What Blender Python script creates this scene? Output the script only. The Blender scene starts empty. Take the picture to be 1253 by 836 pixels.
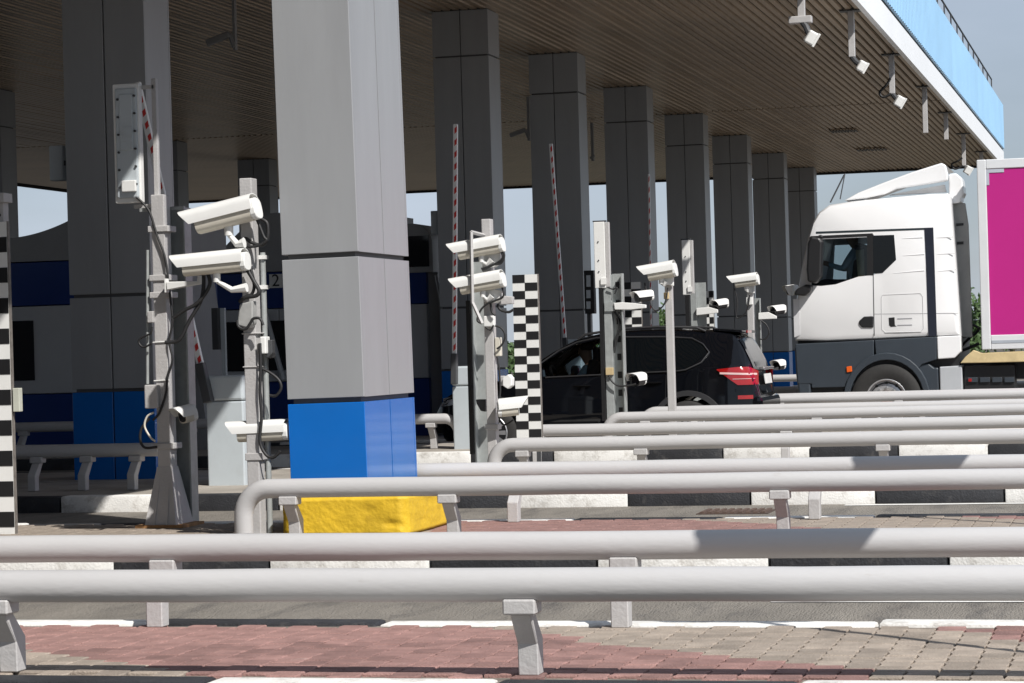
import bpy, bmesh, math, random
from mathutils import Vector, Matrix
random.seed(7)
sc = bpy.context.scene
COL = sc.collection
rad = math.radians

# ------------------------------------------------------------------ camera
F, CX, CY, RHO, HC = 3000.0, 626.5, 418.0, 0.028, 1.23
PH = math.atan(7.8 / 3000); TH = math.atan(778.6 / 3000)
f0 = Vector((-math.sin(TH) * math.cos(PH), math.cos(TH) * math.cos(PH), math.sin(PH)))
r0 = Vector((math.cos(TH), math.sin(TH), 0)); u0 = r0.cross(f0)
RV = r0 * math.cos(RHO) - u0 * math.sin(RHO)
UV = r0 * math.sin(RHO) + u0 * math.cos(RHO)
CAMP = Vector((0, 0, HC))
cd = bpy.data.cameras.new('camera'); cam = bpy.data.objects.new('camera', cd); COL.objects.link(cam)
cd.sensor_width = 36; cd.sensor_fit = 'HORIZONTAL'; cd.lens = 36 * F / 1253; cd.clip_start = 0.1; cd.clip_end = 6000
cam.matrix_world = Matrix((( RV.x, UV.x, -f0.x, 0), (RV.y, UV.y, -f0.y, 0), (RV.z, UV.z, -f0.z, HC), (0, 0, 0, 1)))
sc.camera = cam

# ------------------------------------------------------------------ light
SUN = Vector((0.75, -0.64, 1.0)).normalized()          # towards the sun
elev = math.asin(SUN.z); azim = math.atan2(SUN.x, SUN.y)
w = bpy.data.worlds.new('World'); sc.world = w; w.use_nodes = True
nt = w.node_tree; nt.nodes.clear()
wo = nt.nodes.new('ShaderNodeOutputWorld'); bg = nt.nodes.new('ShaderNodeBackground')
sky = nt.nodes.new('ShaderNodeTexSky'); sky.sky_type = 'NISHITA'; sky.sun_disc = False
sky.sun_elevation = elev; sky.sun_rotation = azim
sky.air_density = 1.0; sky.dust_density = 0.7; sky.ozone_density = 2.5
# thin high cloud, the same all over the sky
tcw = nt.nodes.new('ShaderNodeTexCoord'); mpw = nt.nodes.new('ShaderNodeMapping')
mpw.inputs['Scale'].default_value = (1.2, 1.2, 5.0)
nzw = nt.nodes.new('ShaderNodeTexNoise'); nzw.inputs['Scale'].default_value = 2.2; nzw.inputs['Detail'].default_value = 7
rpw = nt.nodes.new('ShaderNodeMapRange'); rpw.inputs['From Min'].default_value = .38; rpw.inputs['From Max'].default_value = .75
rpw.inputs['To Min'].default_value = 0.42; rpw.inputs['To Max'].default_value = 0.85
mxw = nt.nodes.new('ShaderNodeMixRGB'); mxw.inputs['Color2'].default_value = (10.6, 12.0, 14.4, 1)
nt.links.new(tcw.outputs['Generated'], mpw.inputs['Vector']); nt.links.new(mpw.outputs['Vector'], nzw.inputs['Vector'])
nt.links.new(nzw.outputs['Fac'], rpw.inputs['Value']); nt.links.new(rpw.outputs['Result'], mxw.inputs['Fac'])
nt.links.new(sky.outputs['Color'], mxw.inputs['Color1']); nt.links.new(mxw.outputs['Color'], bg.inputs['Color'])
bg.inputs['Strength'].default_value = 0.051
nt.links.new(bg.outputs['Background'], wo.inputs['Surface'])
sd = bpy.data.lights.new('sun', 'SUN'); so = bpy.data.objects.new('sun', sd); COL.objects.link(so)
sd.energy = 5.0; sd.angle = rad(0.53); sd.color = (1.0, 0.965, 0.92)
so.rotation_euler = (-SUN).to_track_quat('-Z', 'Y').to_euler(); so.location = (20, -20, 40)
vs = sc.view_settings; vs.view_transform = 'Standard'; vs.look = 'None'; vs.exposure = 0.17; vs.gamma = 1.0; vs.use_curve_mapping = False

# ------------------------------------------------------------------ pixel helpers (photo pixel + distance -> place)
def ray(px, py): return RV * ((px - CX) / F) + UV * ((CY - py) / F) + f0
def P(px, py, Y): d = ray(px, py); return CAMP + d * (Y / d.y)
def PZ(px, py, z): d = ray(px, py); return CAMP + d * ((z - HC) / d.z)
def PXr(px, py, X): d = ray(px, py); return CAMP + d * (X / d.x)

# ------------------------------------------------------------------ materials
MATS = {}
def mat(name, col, rough=0.5, metal=0.0, var=0.12, scale=3.0, bump=0.0, bscale=40.0, spec=0.5, emit=None, coat=0.0, rnd=0.0, dirt=0.0, dirtcol=(.1, .09, .08), dscale=1.5, stretch=(1, 1, 1), dlo=.52):
    if name in MATS: return MATS[name]
    m = bpy.data.materials.new(name); m.use_nodes = True; t = m.node_tree; n = t.nodes; l = t.links
    b = n['Principled BSDF']; b.inputs['Roughness'].default_value = rough; b.inputs['Metallic'].default_value = metal
    b.inputs['Specular IOR Level'].default_value = spec
    if coat: b.inputs['Coat Weight'].default_value = coat; b.inputs['Coat Roughness'].default_value = 0.04
    g = n.new('ShaderNodeNewGeometry'); mp = n.new('ShaderNodeMapping'); mp.inputs['Scale'].default_value = stretch
    l.new(g.outputs['Position'], mp.inputs['Vector'])
    nz = n.new('ShaderNodeTexNoise'); nz.inputs['Scale'].default_value = scale; nz.inputs['Detail'].default_value = 6; nz.inputs['Roughness'].default_value = .6
    l.new(mp.outputs['Vector'], nz.inputs['Vector'])
    mr = n.new('ShaderNodeMapRange'); mr.inputs['From Min'].default_value = .3; mr.inputs['From Max'].default_value = .7
    mr.inputs['To Min'].default_value = 1 - var; mr.inputs['To Max'].default_value = 1 + var
    l.new(nz.outputs['Fac'], mr.inputs['Value'])
    mul = n.new('ShaderNodeVectorMath'); mul.operation = 'SCALE'; mul.inputs[0].default_value = col[:3]
    last = mr.outputs['Result']
    if rnd:
        oi = n.new('ShaderNodeObjectInfo'); m2 = n.new('ShaderNodeMapRange')
        m2.inputs['To Min'].default_value = 1 - rnd; m2.inputs['To Max'].default_value = 1 + rnd
        l.new(oi.outputs['Random'], m2.inputs['Value'])
        mm = n.new('ShaderNodeMath'); mm.operation = 'MULTIPLY'; l.new(last, mm.inputs[0]); l.new(m2.outputs['Result'], mm.inputs[1]); last = mm.outputs[0]
    l.new(last, mul.inputs['Scale'])
    colout = mul.outputs[0]
    if dirt:
        d = n.new('ShaderNodeTexNoise'); d.inputs['Scale'].default_value = dscale; d.inputs['Detail'].default_value = 9; d.inputs['Roughness'].default_value = .72
        l.new(mp.outputs['Vector'], d.inputs['Vector'])
        dr = n.new('ShaderNodeMapRange'); dr.inputs['From Min'].default_value = dlo; dr.inputs['From Max'].default_value = dlo + .2
        dr.inputs['To Max'].default_value = dirt; l.new(d.outputs['Fac'], dr.inputs['Value'])
        mx = n.new('ShaderNodeMixRGB'); mx.inputs['Color2'].default_value = (*dirtcol, 1)
        l.new(dr.outputs['Result'], mx.inputs['Fac']); l.new(colout, mx.inputs['Color1']); colout = mx.outputs['Color']
    l.new(colout, b.inputs['Base Color'])
    if bump:
        bn = n.new('ShaderNodeTexNoise'); bn.inputs['Scale'].default_value = bscale; bn.inputs['Detail'].default_value = 5
        l.new(mp.outputs['Vector'], bn.inputs['Vector'])
        bp = n.new('ShaderNodeBump'); bp.inputs['Strength'].default_value = bump; bp.inputs['Distance'].default_value = .02
        l.new(bn.outputs['Fac'], bp.inputs['Height']); l.new(bp.outputs['Normal'], b.inputs['Normal'])
    if emit: b.inputs['Emission Color'].default_value = (*emit[:3], 1); b.inputs['Emission Strength'].default_value = emit[3]
    MATS[name] = m; return m

def glass(name, tint=.35, rough=.02, col=(.75, .85, .9)):
    if name in MATS: return MATS[name]
    m = bpy.data.materials.new(name); m.use_nodes = True; t = m.node_tree; n = t.nodes; l = t.links; n.clear()
    o = n.new('ShaderNodeOutputMaterial'); tr = n.new('ShaderNodeBsdfTransparent'); gl = n.new('ShaderNodeBsdfGlossy')
    tr.inputs['Color'].default_value = (col[0] * tint, col[1] * tint, col[2] * tint, 1); gl.inputs['Roughness'].default_value = rough
    fr = n.new('ShaderNodeFresnel'); fr.inputs['IOR'].default_value = 1.5; mx = n.new('ShaderNodeMixShader')
    l.new(fr.outputs['Fac'], mx.inputs['Fac']); l.new(tr.outputs[0], mx.inputs[1]); l.new(gl.outputs[0], mx.inputs[2]); l.new(mx.outputs[0], o.inputs['Surface'])
    MATS[name] = m; return m

M_pipe = mat('pipe_paint', (.455, .449, .448), .42, var=.05, scale=2.5, bump=.07, bscale=60, stretch=(.3, 1, 1), dirt=.5, dirtcol=(.24, .19, .15), dscale=14, dlo=.64)
M_post = mat('post_paint', (.43, .42, .415), .5, var=.06, scale=6, bump=.15, bscale=60, dirt=.35, dirtcol=(.22, .17, .13), dscale=9, dlo=.6)
M_kw = mat('kerb_white', (.78, .77, .74), .75, var=.08, scale=5, bump=.22, bscale=70, dirt=.8, dirtcol=(.33, .30, .26), dscale=6, dlo=.5)
M_kb = mat('kerb_black', (.025, .026, .03), .6, var=.3, scale=6, bump=.3, bscale=70, dirt=.45, dirtcol=(.16, .15, .14), dscale=8, dlo=.56)
M_red = mat('paver_red', (.265, .152, .135), .85, var=.22, scale=9, bump=.4, bscale=120, rnd=.22, dirt=.4, dirtcol=(.5, .47, .43), dscale=10, dlo=.62)
M_tan = mat('paver_tan', (.30, .252, .207), .85, var=.2, scale=9, bump=.4, bscale=120, rnd=.18, dirt=.4, dirtcol=(.17, .14, .11), dscale=10, dlo=.62)
M_bed = mat('paver_bed', (.19, .165, .14), .95, var=.3, scale=14)
M_slab = mat('island_concrete', (.33, .30, .26), .9, var=.22, scale=2.2, bump=.4, bscale=50, dirt=.5, dirtcol=(.15, .13, .11), dscale=3)
M_road = mat('road_surface', (.195, .177, .152), .88, var=.22, scale=1.6, bump=.8, bscale=45, dirt=.8, dirtcol=(.075, .07, .066), dscale=2.4, stretch=(2.0, .5, 1), dlo=.5)
M_asph = mat('asphalt', (.06, .057, .054), .9, var=.2, scale=1.5, bump=.4, bscale=80)
M_line = mat('road_paint', (.72, .71, .68), .8, var=.1, scale=6, bump=.3, bscale=60, dirt=.7, dirtcol=(.25, .24, .22), dscale=9, dlo=.56)
M_panel = mat('column_panel', (.285, .293, .303), .42, metal=.0, var=.05, scale=1.2, bump=.10, bscale=2.5, spec=.5, dirt=.14, dirtcol=(.2, .195, .19), dscale=2.2, stretch=(3, 3, .5), dlo=.5)
M_joint = mat('joint_dark', (.10, .10, .10), .7)
M_blue = mat('base_blue', (.003, .125, .46), .25, var=.05, scale=2, bump=.03, bscale=3, spec=.45, coat=.2)
M_navy = mat('booth_navy', (.004, .028, .16), .35, var=.06, scale=2)
M_yel = mat('plinth_yellow', (.66, .43, .02), .65, var=.12, scale=5, bump=.35, bscale=26, dirt=.6, dirtcol=(.30, .17, .03), dscale=8, dlo=.58)
M_white = mat('white_paint', (.74, .74, .72), .45, var=.04, scale=6, dirt=.22, dirtcol=(.45, .42, .37), dscale=12, dlo=.58)
M_cream = mat('cream_housing', (.62, .585, .50), .45, var=.05, scale=8, dirt=.3, dirtcol=(.35, .29, .2), dscale=14, dlo=.56)
M_edge = mat('edge_metal', (.16, .145, .13), .6, var=.3, scale=25)
M_galv = mat('galvanised', (.36, .38, .375), .45, metal=.25, var=.12, scale=14, dirt=.25, dirtcol=(.2, .2, .18), dscale=8)
M_dgrey = mat('dark_grey_metal', (.05, .052, .056), .55, var=.15)
M_black = mat('black_plastic', (.012, .012, .013), .45, var=.15)
M_rubber = mat('cable_rubber', (.018, .018, .019), .55, var=.15, scale=20)
M_lens = mat('dark_lens', (.01, .01, .012), .06, var=0)
M_rust = mat('rust_stain', (.32, .17, .07), .8, var=.3, scale=20)
M_slat = mat('ceiling_slat', (.36, .27, .185), .35, metal=.35, var=.10, scale=.5, rnd=.08, dirt=.25, dirtcol=(.12, .105, .09), dscale=.7)
M_deck = mat('canopy_deck', (.03, .028, .026), .9)
M_fwhite = mat('fascia_white', (.84, .85, .86), .4, var=.03, scale=.7)
M_fblue = mat('fascia_blue', (.30, .52, .74), .4, var=.06, scale=.6, rnd=.04)
M_boothw = mat('booth_panel', (.42, .43, .44), .4, var=.05, scale=1.5)
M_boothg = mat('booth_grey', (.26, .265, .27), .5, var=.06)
M_cab = mat('barrier_cabinet_grey', (.47, .515, .54), .42, var=.04, scale=3, dirt=.2, dirtcol=(.3, .3, .28), dscale=5)
M_bred = mat('boom_red', (.55, .035, .03), .45, var=.08)
M_bwhite = mat('boom_white', (.75, .75, .75), .45, var=.05)
M_carp = mat('car_black_paint', (.003, .0035, .005), .3, var=0, spec=.0, coat=.8)
M_trim = mat('car_trim', (.02, .02, .022), .55)
M_chrome = mat('bright_trim', (.6, .6, .6), .25, metal=.9, var=.03)
M_dglass = mat('dark_car_glass', (.003, .004, .005), .03, var=0, spec=.35)
M_rglass = mat('rear_window_glass', (.008, .011, .016), .08, var=0, spec=.5)
M_tail = mat('tail_lamp_red', (.30, .006, .006), .12, var=.1, scale=20, coat=1.0)
M_tailw = mat('tail_lamp_clear', (.65, .45, .43), .12, coat=1.0)
M_tyre = mat('tyre_rubber', (.022, .021, .02), .8, var=.2, scale=20)
M_rim = mat('wheel_alloy', (.55, .55, .56), .35, metal=.7, var=.05)
M_trw = mat('truck_white', (.82, .82, .82), .28, var=.02, scale=1, coat=.5)
M_trg = mat('truck_slate', (.034, .043, .054), .42, var=.08, scale=3)
M_mag = mat('trailer_magenta', (.46, .013, .20), .4, var=.03, scale=1)
M_alu = mat('trailer_frame', (.68, .69, .70), .4, metal=.1, var=.05)
M_beige = mat('beige_chassis', (.58, .46, .25), .6, var=.12, scale=7, dirt=.3, dirtcol=(.3, .22, .1), dscale=9)
M_shirt = mat('shirt_blue', (.42, .56, .62), .8, var=.1)
M_skin = mat('skin', (.42, .24, .16), .55, var=.06)
M_hair = mat('hair_dark', (.02, .014, .01), .6)
M_seat = mat('seat_cloth', (.035, .035, .04), .8)
M_tanbox = mat('tan_box', (.52, .40, .22), .6, var=.08)
M_leaf = mat('leaf_green', (.045, .085, .022), .6, var=.4, scale=2)
M_bark = mat('bark', (.08, .06, .04), .9, var=.3, scale=6)
M_orange = mat('orange_lamp', (.75, .12, .015), .25)
M_plate = mat('number_plate', (.7, .7, .68), .4)
M_grass = mat('dry_ground', (.075, .066, .05), .9, var=.35, scale=.8)

# ------------------------------------------------------------------ mesh helpers
class MB:
    def __init__(s): s.v = []; s.f = []; s.mi = []; s.pc = []
    def add(s, vs_, fs, mi=0):
        o = len(s.v); s.pc.append((list(vs_), list(fs), mi)); s.v += [Vector(q) for q in vs_]; s.f += [tuple(i + o for i in f) for f in fs]; s.mi += [mi] * len(fs); return s
    def box(s, c, d, M=None, mi=0, taper=1.0):
        c = Vector(c); h = Vector(d) / 2; vs_ = []
        for k, (x, y, z) in enumerate([(-1, -1, -1), (1, -1, -1), (1, 1, -1), (-1, 1, -1), (-1, -1, 1), (1, -1, 1), (1, 1, 1), (-1, 1, 1)]):
            q = Vector((x * h.x * (taper if z > 0 else 1), y * h.y * (taper if z > 0 else 1), z * h.z))
            vs_.append(c + (M @ q if M else q))
        return s.add(vs_, [(0, 3, 2, 1), (4, 5, 6, 7), (0, 1, 5, 4), (1, 2, 6, 5), (2, 3, 7, 6), (3, 0, 4, 7)], mi)
    def bb(s, a, b, mi=0):
        a = Vector(a); b = Vector(b); lo = Vector(map(min, a, b)); hi = Vector(map(max, a, b))
        return s.box((lo + hi) / 2, hi - lo, mi=mi)
    def prism(s, pts, off, mi=0):
        pts = [Vector(p) for p in pts]; off = Vector(off); n = len(pts)
        return s.add(pts + [p + off for p in pts], [tuple(range(n)), tuple(range(2 * n - 1, n - 1, -1))] + [(i, i + n, (i + 1) % n + n, (i + 1) % n) for i in range(n)], mi)
    def tube(s, pts, r, n=10, caps=True, mi=0):
        pts = [Vector(p) for p in pts]; rings = []; up = None
        for i, p in enumerate(pts):
            t = (pts[min(i + 1, len(pts) - 1)] - pts[max(i - 1, 0)]).normalized()
            if up is None: up = Vector((0, 0, 1)) if abs(t.z) < .9 else Vector((1, 0, 0))
            a = t.cross(up).normalized(); up = a.cross(t).normalized()
            rr = r[i] if isinstance(r, (list, tuple)) else r
            rings.append([p + a * (math.cos(2 * math.pi * k / n) * rr) + up * (math.sin(2 * math.pi * k / n) * rr) for k in range(n)])
        vs_ = [q for R_ in rings for q in R_]; fs = []
        for i in range(len(pts) - 1):
            for k in range(n): fs.append((i * n + k, i * n + (k + 1) % n, (i + 1) * n + (k + 1) % n, (i + 1) * n + k))
        if caps: fs += [tuple(range(n - 1, -1, -1)), tuple((len(pts) - 1) * n + k for k in range(n))]
        return s.add(vs_, fs, mi)
    def cyl(s, a, b, r, r2=None, n=16, mi=0): return s.tube([a, b], [r, r if r2 is None else r2], n, True, mi)
    def grid(s, fn, nu, nv, mi=0, flip=False, skip=None):
        vs_ = [fn(i / nu, j / nv) for i in range(nu + 1) for j in range(nv + 1)]; fs = []
        for i in range(nu):
            for j in range(nv):
                if skip and skip((i + .5) / nu, (j + .5) / nv): continue
                q = (i * (nv + 1) + j, (i + 1) * (nv + 1) + j, (i + 1) * (nv + 1) + j + 1, i * (nv + 1) + j + 1)
                fs.append(q[::-1] if flip else q)
        return s.add(vs_, fs, mi)

def mesh_of(name, mb, mats, org=Vector((0, 0, 0)), smooth=None, recalc=True):
    me = bpy.data.meshes.new(name); me.from_pydata([v - org for v in mb.v], [], mb.f)
    for m in (mats if isinstance(mats, (list, tuple)) else [mats]): me.materials.append(m)
    if any(mb.mi): me.polygons.foreach_set('material_index', mb.mi)
    if recalc:
        b = bmesh.new(); b.from_mesh(me); bmesh.ops.recalc_face_normals(b, faces=b.faces); b.to_mesh(me); b.free()
    if smooth is not None:
        me.polygons.foreach_set('use_smooth', [True] * len(me.polygons))
        me.set_sharp_from_angle(angle=rad(smooth))
    me.update(); return me
def root_loc(o):
    v = Vector((0, 0, 0))
    while o is not None: v = v + o.location; o = o.parent
    return v
def link(name, me, parent=None, loc=(0, 0, 0)):
    o = bpy.data.objects.new(name, me); COL.objects.link(o); o.location = loc
    if parent is not None: o.parent = parent
    return o
def bev(o, wd, seg=2):
    m = o.modifiers.new('bevel', 'BEVEL'); m.width = wd; m.segments = seg; m.limit_method = 'ANGLE'; m.angle_limit = rad(40)
    return o
def tag(o, label, cat=None, group=None, kind=None):
    if label: o['label'] = label
    if cat: o['category'] = cat
    if group: o['group'] = group
    if kind: o['kind'] = kind
    return o
def thing(name, label, cat, loc, group=None):
    o = bpy.data.objects.new(name, None); COL.objects.link(o); o.location = loc; o.empty_display_size = .2
    return tag(o, label, cat, group)
def part(name, mb, m, parent, smooth=None, bevel=0, label=None, seg=2, recalc=True):
    if name in ('cable', 'air_hose', 'antenna', 'gusset', 'seat', 'frame_bar') and len(mb.pc) > 1:
        for p_ in mb.pc: o = part(name, MB().add(*p_), m, parent, smooth, bevel, label, seg, recalc)
        return o
    o = link(name, mesh_of(name, mb, m, root_loc(parent), smooth, recalc), parent)
    if bevel: bev(o, bevel, seg)
    if label: o['label'] = label
    return o
def solo(name, mb, m, loc, label, cat, group=None, smooth=None, bevel=0, kind=None):
    o = link(name, mesh_of(name, mb, m, Vector(loc), smooth), None, loc)
    if bevel: bev(o, bevel)
    return tag(o, label, cat, group, kind)
def pxpoly(pts, Y, dY): return [P(x, y, Y) for x, y in pts], (0, dY, 0)
def pxprism(mb, pts, Y, dY, mi=0):
    a, o = pxpoly(pts, Y, dY); return mb.prism(a, o, mi)
def pxbox(mb, x0, y0, x1, y1, Y, dY, mi=0):
    xm = (x0 + x1) / 2; ym = (y0 + y1) / 2
    return mb.bb((P(x0, ym, Y).x, Y, P(xm, y1, Y).z), (P(x1, ym, Y).x, Y + dY, P(xm, y0, Y).z), mi)
def smoothpts(pts, k=6):
    out = []; n = len(pts)
    for i in range(n - 1):
        p0 = pts[max(i - 1, 0)]; p1 = pts[i]; p2 = pts[i + 1]; p3 = pts[min(i + 2, n - 1)]
        for j in range(k):
            t = j / k
            out.append(.5 * ((2 * p1) + (p2 - p0) * t + (2 * p0 - 5 * p1 + 4 * p2 - p3) * t * t + (3 * p1 - p0 - 3 * p2 + p3) * t ** 3))
    return out + [pts[-1]]
def pxcable(mb, pts, Y, r):
    return mb.tube(smoothpts([P(p[0], p[1], p[2] if len(p) > 2 else Y) for p in pts], 5), r, 7)
def text_part(name, s, size, m, parent, loc, depth=.002):
    c = bpy.data.curves.new(name, 'FONT'); c.body = s; c.size = size; c.extrude = depth; c.align_x = 'CENTER'; c.align_y = 'CENTER'
    t = bpy.data.objects.new('tmp_text', c); COL.objects.link(t)
    me = bpy.data.meshes.new_from_object(t.evaluated_get(bpy.context.evaluated_depsgraph_get()))
    bpy.data.objects.remove(t); me.name = name; me.materials.clear(); me.materials.append(m)
    o = link(name, me, parent, Vector(loc) - root_loc(parent)); o.rotation_euler = (rad(90), 0, 0); return o

# ================================================================== SETTING
def gz(Y): return 0.0 if Y <= 25.5 else (-.15 * (Y - 25.5) / 3.5 if Y < 29 else -.15)
mb = MB()
ys = [-40, 0, 6, 10, 14, 18, 22, 25.5, 27, 28, 29, 32, 40, 60, 75]
for a, b in zip(ys[:-1], ys[1:]):
    mb.add([(-34, a, gz(a)), (4.5, a, gz(a)), (4.5, b, gz(b)), (-34, b, gz(b))], [(0, 1, 2, 3)])
o = link('road', mesh_of('road', mb, M_road)); tag(o, 'grey stained road surface of the toll lanes', kind='structure')
mb = MB().add([(-3000, -3000, -.19), (3000, -3000, -.19), (3000, 5000, -.19), (-3000, 5000, -.19)], [(0, 1, 2, 3)])
o = link('ground', mesh_of('ground', mb, M_grass)); tag(o, 'flat dry ground beyond the toll plaza', kind='structure')
mb = MB()
for (xa_, xb__) in ((4.5, 70), (-120, -34)):
    mb.add([(xa_, -60, -.17), (xb__, -60, -.17), (xb__, 90, -.17), (xa_, 90, -.17)], [(0, 1, 2, 3)])  # unseen sheets, added dark to lessen bounce light under the canopy
o = link('asphalt', mesh_of('asphalt', mb, M_asph)); tag(o, 'added dark asphalt cutting bounce light beyond the lanes', kind='structure')
def road_line(X0, X1, Y, wd, label):
    mb = MB(); n = 24
    mb.add([(X0 + (X1 - X0) * i / n, Y + s_ * wd / 2 + random.uniform(-.006, .006), gz(Y) + .004) for i in range(n + 1) for s_ in (-1, 1)], [(2 * i, 2 * i + 2, 2 * i + 3, 2 * i + 1) for i in range(n)])
    tag(link('lane_marking', mesh_of('lane_marking', mb, M_line)), label, kind='structure')
road_line(-1.75, 3.5, 11.47, .075, 'worn white line on the nearest lane')
road_line(-2.2, 3.5, 18.10, .11, 'worn white line along the second lane')

# islands: (idx, near pipe Y, far pipe Y, near kerb Y, far kerb Y, kerb L, boundary X (start of a white stone), z top, X range)
ISL = [
    (0, 7.90, 9.45, 7.74, 9.60, 1.005, -3.129, .13),
    (1, 13.67, 15.10, 13.15, 15.32, .955, -4.880, .13),
    (2, 19.30, 22.20, 18.25, 22.45, .937, -4.800, .13),
    (3, 26.00, 27.70, 25.30, 28.00, .909, -6.149, .13),
    (4, 32.00, 33.70, 31.75, 34.05, .93, -6.0, .02),
    (5, 37.7, 39.4, 37.5, 39.9, .93, -6.0, .02)]
def kerb_mesh(L, wd, h, name, m):
    b = bmesh.new(); bmesh.ops.create_cube(b, size=1)
    for v in b.verts: v.co = Vector((v.co.x * (L - .012), v.co.y * wd, v.co.z * h))
    bmesh.ops.bevel(b, geom=b.edges[:], offset=.018, segments=2, affect='EDGES', profile=.6)
    me = bpy.data.meshes.new(name); b.to_mesh(me); b.free(); me.materials.append(m)
    me.polygons.foreach_set('use_smooth', [True] * len(me.polygons)); me.set_sharp_from_angle(angle=rad(50)); return me
def is_red(X, Y, t0):
    return ((X + Y / .735 - t0) % 4.235) < 2.525
PAV = (.108, .135)
def paver_geo(mb=None, c=None, mi=0, dz=0):
    lx, ly = PAV[0] / 2 - .002, PAV[1] / 2 - .002; k = .006
    pl = [(-lx, -ly), (lx, -ly), (lx + k, -ly * .33), (lx - k, ly * .33), (lx, ly), (-lx, ly), (-lx - k, ly * .33), (-lx + k, -ly * .33)]
    pl[6], pl[7] = (-lx - k, ly * .33), (-lx + k, -ly * .33)
    pl[2], pl[3] = (lx + k, -ly * .33), (lx - k, ly * .33)
    mb2 = mb or MB(); c = Vector(c or (0, 0, 0))
    lo = [c + Vector((x, y, -.05)) for x, y in pl]; mid = [c + Vector((x, y, -.004 + dz)) for x, y in pl]
    hi = [c + Vector((x * .94, y * .955, dz)) for x, y in pl]; n = 8
    fs = [tuple(range(16, 24))] + [(i, (i + 1) % n, n + (i + 1) % n, n + i) for i in range(n)] + [(n + i, n + (i + 1) % n, 16 + (i + 1) % n, 16 + i) for i in range(n)]
    return mb2.add(lo + mid + hi, fs, mi)
pm_red = mesh_of('paver_red', paver_geo(), M_red, recalc=False); pm_tan = mesh_of('paver_tan', paver_geo(), M_tan, recalc=False)
SPANS = {0: (-9, 4), 1: (-12, 4), 2: (-24, 4), 3: (-24, 4), 4: (-24, 4), 5: (-24, 4)}
for (k, y1, y2, ka, kb, L, xb, zt) in ISL:
    zb = gz(ka) - .05; X0, X1 = SPANS[k]
    t0 = -4.35 + 8.76 / .735 if k == 0 else -4.75 + 14.6 / .735
    bedz = zt - .012 if k < 2 else zt - .004
    mb = MB().bb((X0, ka + .12, -.22), (X1, kb - .12, bedz))
    isl = link('traffic_island', mesh_of('traffic_island', mb, M_bed if k < 2 else M_slab))
    tag(isl, ['raised island with red and tan pavers nearest the camera', 'raised paved island carrying the yellow plinth', 'raised island with the checkered post', 'raised island in front of the black car', 'raised island between black car and truck', 'raised island behind the truck'][k], kind='structure')
    for (yc, wd) in ((ka + .09, .18), (kb - .075, .15)):
        mw = kerb_mesh(L, wd, zt - zb, 'kerb_stone_white', M_kw); mk = kerb_mesh(L, wd, zt - zb, 'kerb_stone_black', M_kb)
        lo = max(X0, -16); n0 = math.ceil((lo - xb) / L); n1 = math.floor((2.5 - xb) / L)
        for n in range(n0, n1):
            far = yc > (ka + kb) / 2; shift = 0 if not far else (.08 if k == 0 else .35)
            white = (n % 2 == 0) if not (far and k == 0) else not (-4.06 < xb + (n + .5) * L + shift < -3.04)
            o = link('kerb_stone', mw if white else mk, isl, (xb + (n + .5) * L + shift, yc + random.uniform(-.006, .006), (zt + zb) / 2 + random.uniform(-.004, .004)))
            o.rotation_euler = (random.uniform(-.01, .01), random.uniform(-.004, .004), random.uniform(-.004, .004))
    if k < 2:
        cand = []; ya = ka + .18; ybk = kb - .15
        nx = int((2.2 - (-8.2)) / PAV[0])
        for i in range(nx):
            x = -8.2 + i * PAV[0]; j = 0; yy = ya + (PAV[1] / 2 if i % 2 else 0) - PAV[1] / 2
            while True:
                yc = yy + PAV[1] / 2
                if yc + PAV[1] / 2 > ybk + .02: break
                if yc - PAV[1] / 2 >= ya - .01: cand.append((x, yc))
                yy += PAV[1]
        def vis(c):
            v = Vector((c[0], c[1], zt)) - CAMP; zc = v.dot(f0); px = CX + F * v.dot(RV) / zc
            return (0 if -60 < px < 1310 else 1, zc)
        cand.sort(key=vis)
        big = MB()
        for q, (x, y) in enumerate(cand):
            red = is_red(x, y, t0) and not (k == 1 and x < -5); dz = random.uniform(-.0018, .0018)
            if k == 0 and q < 300:
                o = link('paver', pm_red if red else pm_tan, isl, (x, y, zt + dz)); o.rotation_euler = (random.uniform(-.008, .008), random.uniform(-.010, .010), random.uniform(-.015, .015))
            else: paver_geo(big, (x, y, zt), 0 if red else 1, dz)
        o = link('pavers', mesh_of('pavers', big, [M_red, M_tan], recalc=False), isl); o['kind'] = 'stuff'
# drain grate on the second lane
g0 = PZ(901, 627, 0.0)
mb = MB().bb((g0.x - .26, g0.y - .2, .001), (g0.x + .26, g0.y + .2, .006))
dr = thing('drain_grate', 'rusty dark drain grate set in the lane', 'drain', (g0.x, g0.y, 0))
part('frame', mb, mat('rust_dark', (.07, .045, .035), .8, var=.3, scale=20), dr)
for i in range(9):
    part('bar', MB().box((g0.x - .22 + i * .055, g0.y, .012), (.03, .36, .012)), mat('rust_bar', (.10, .065, .05), .8, var=.3, scale=20), dr)

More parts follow.
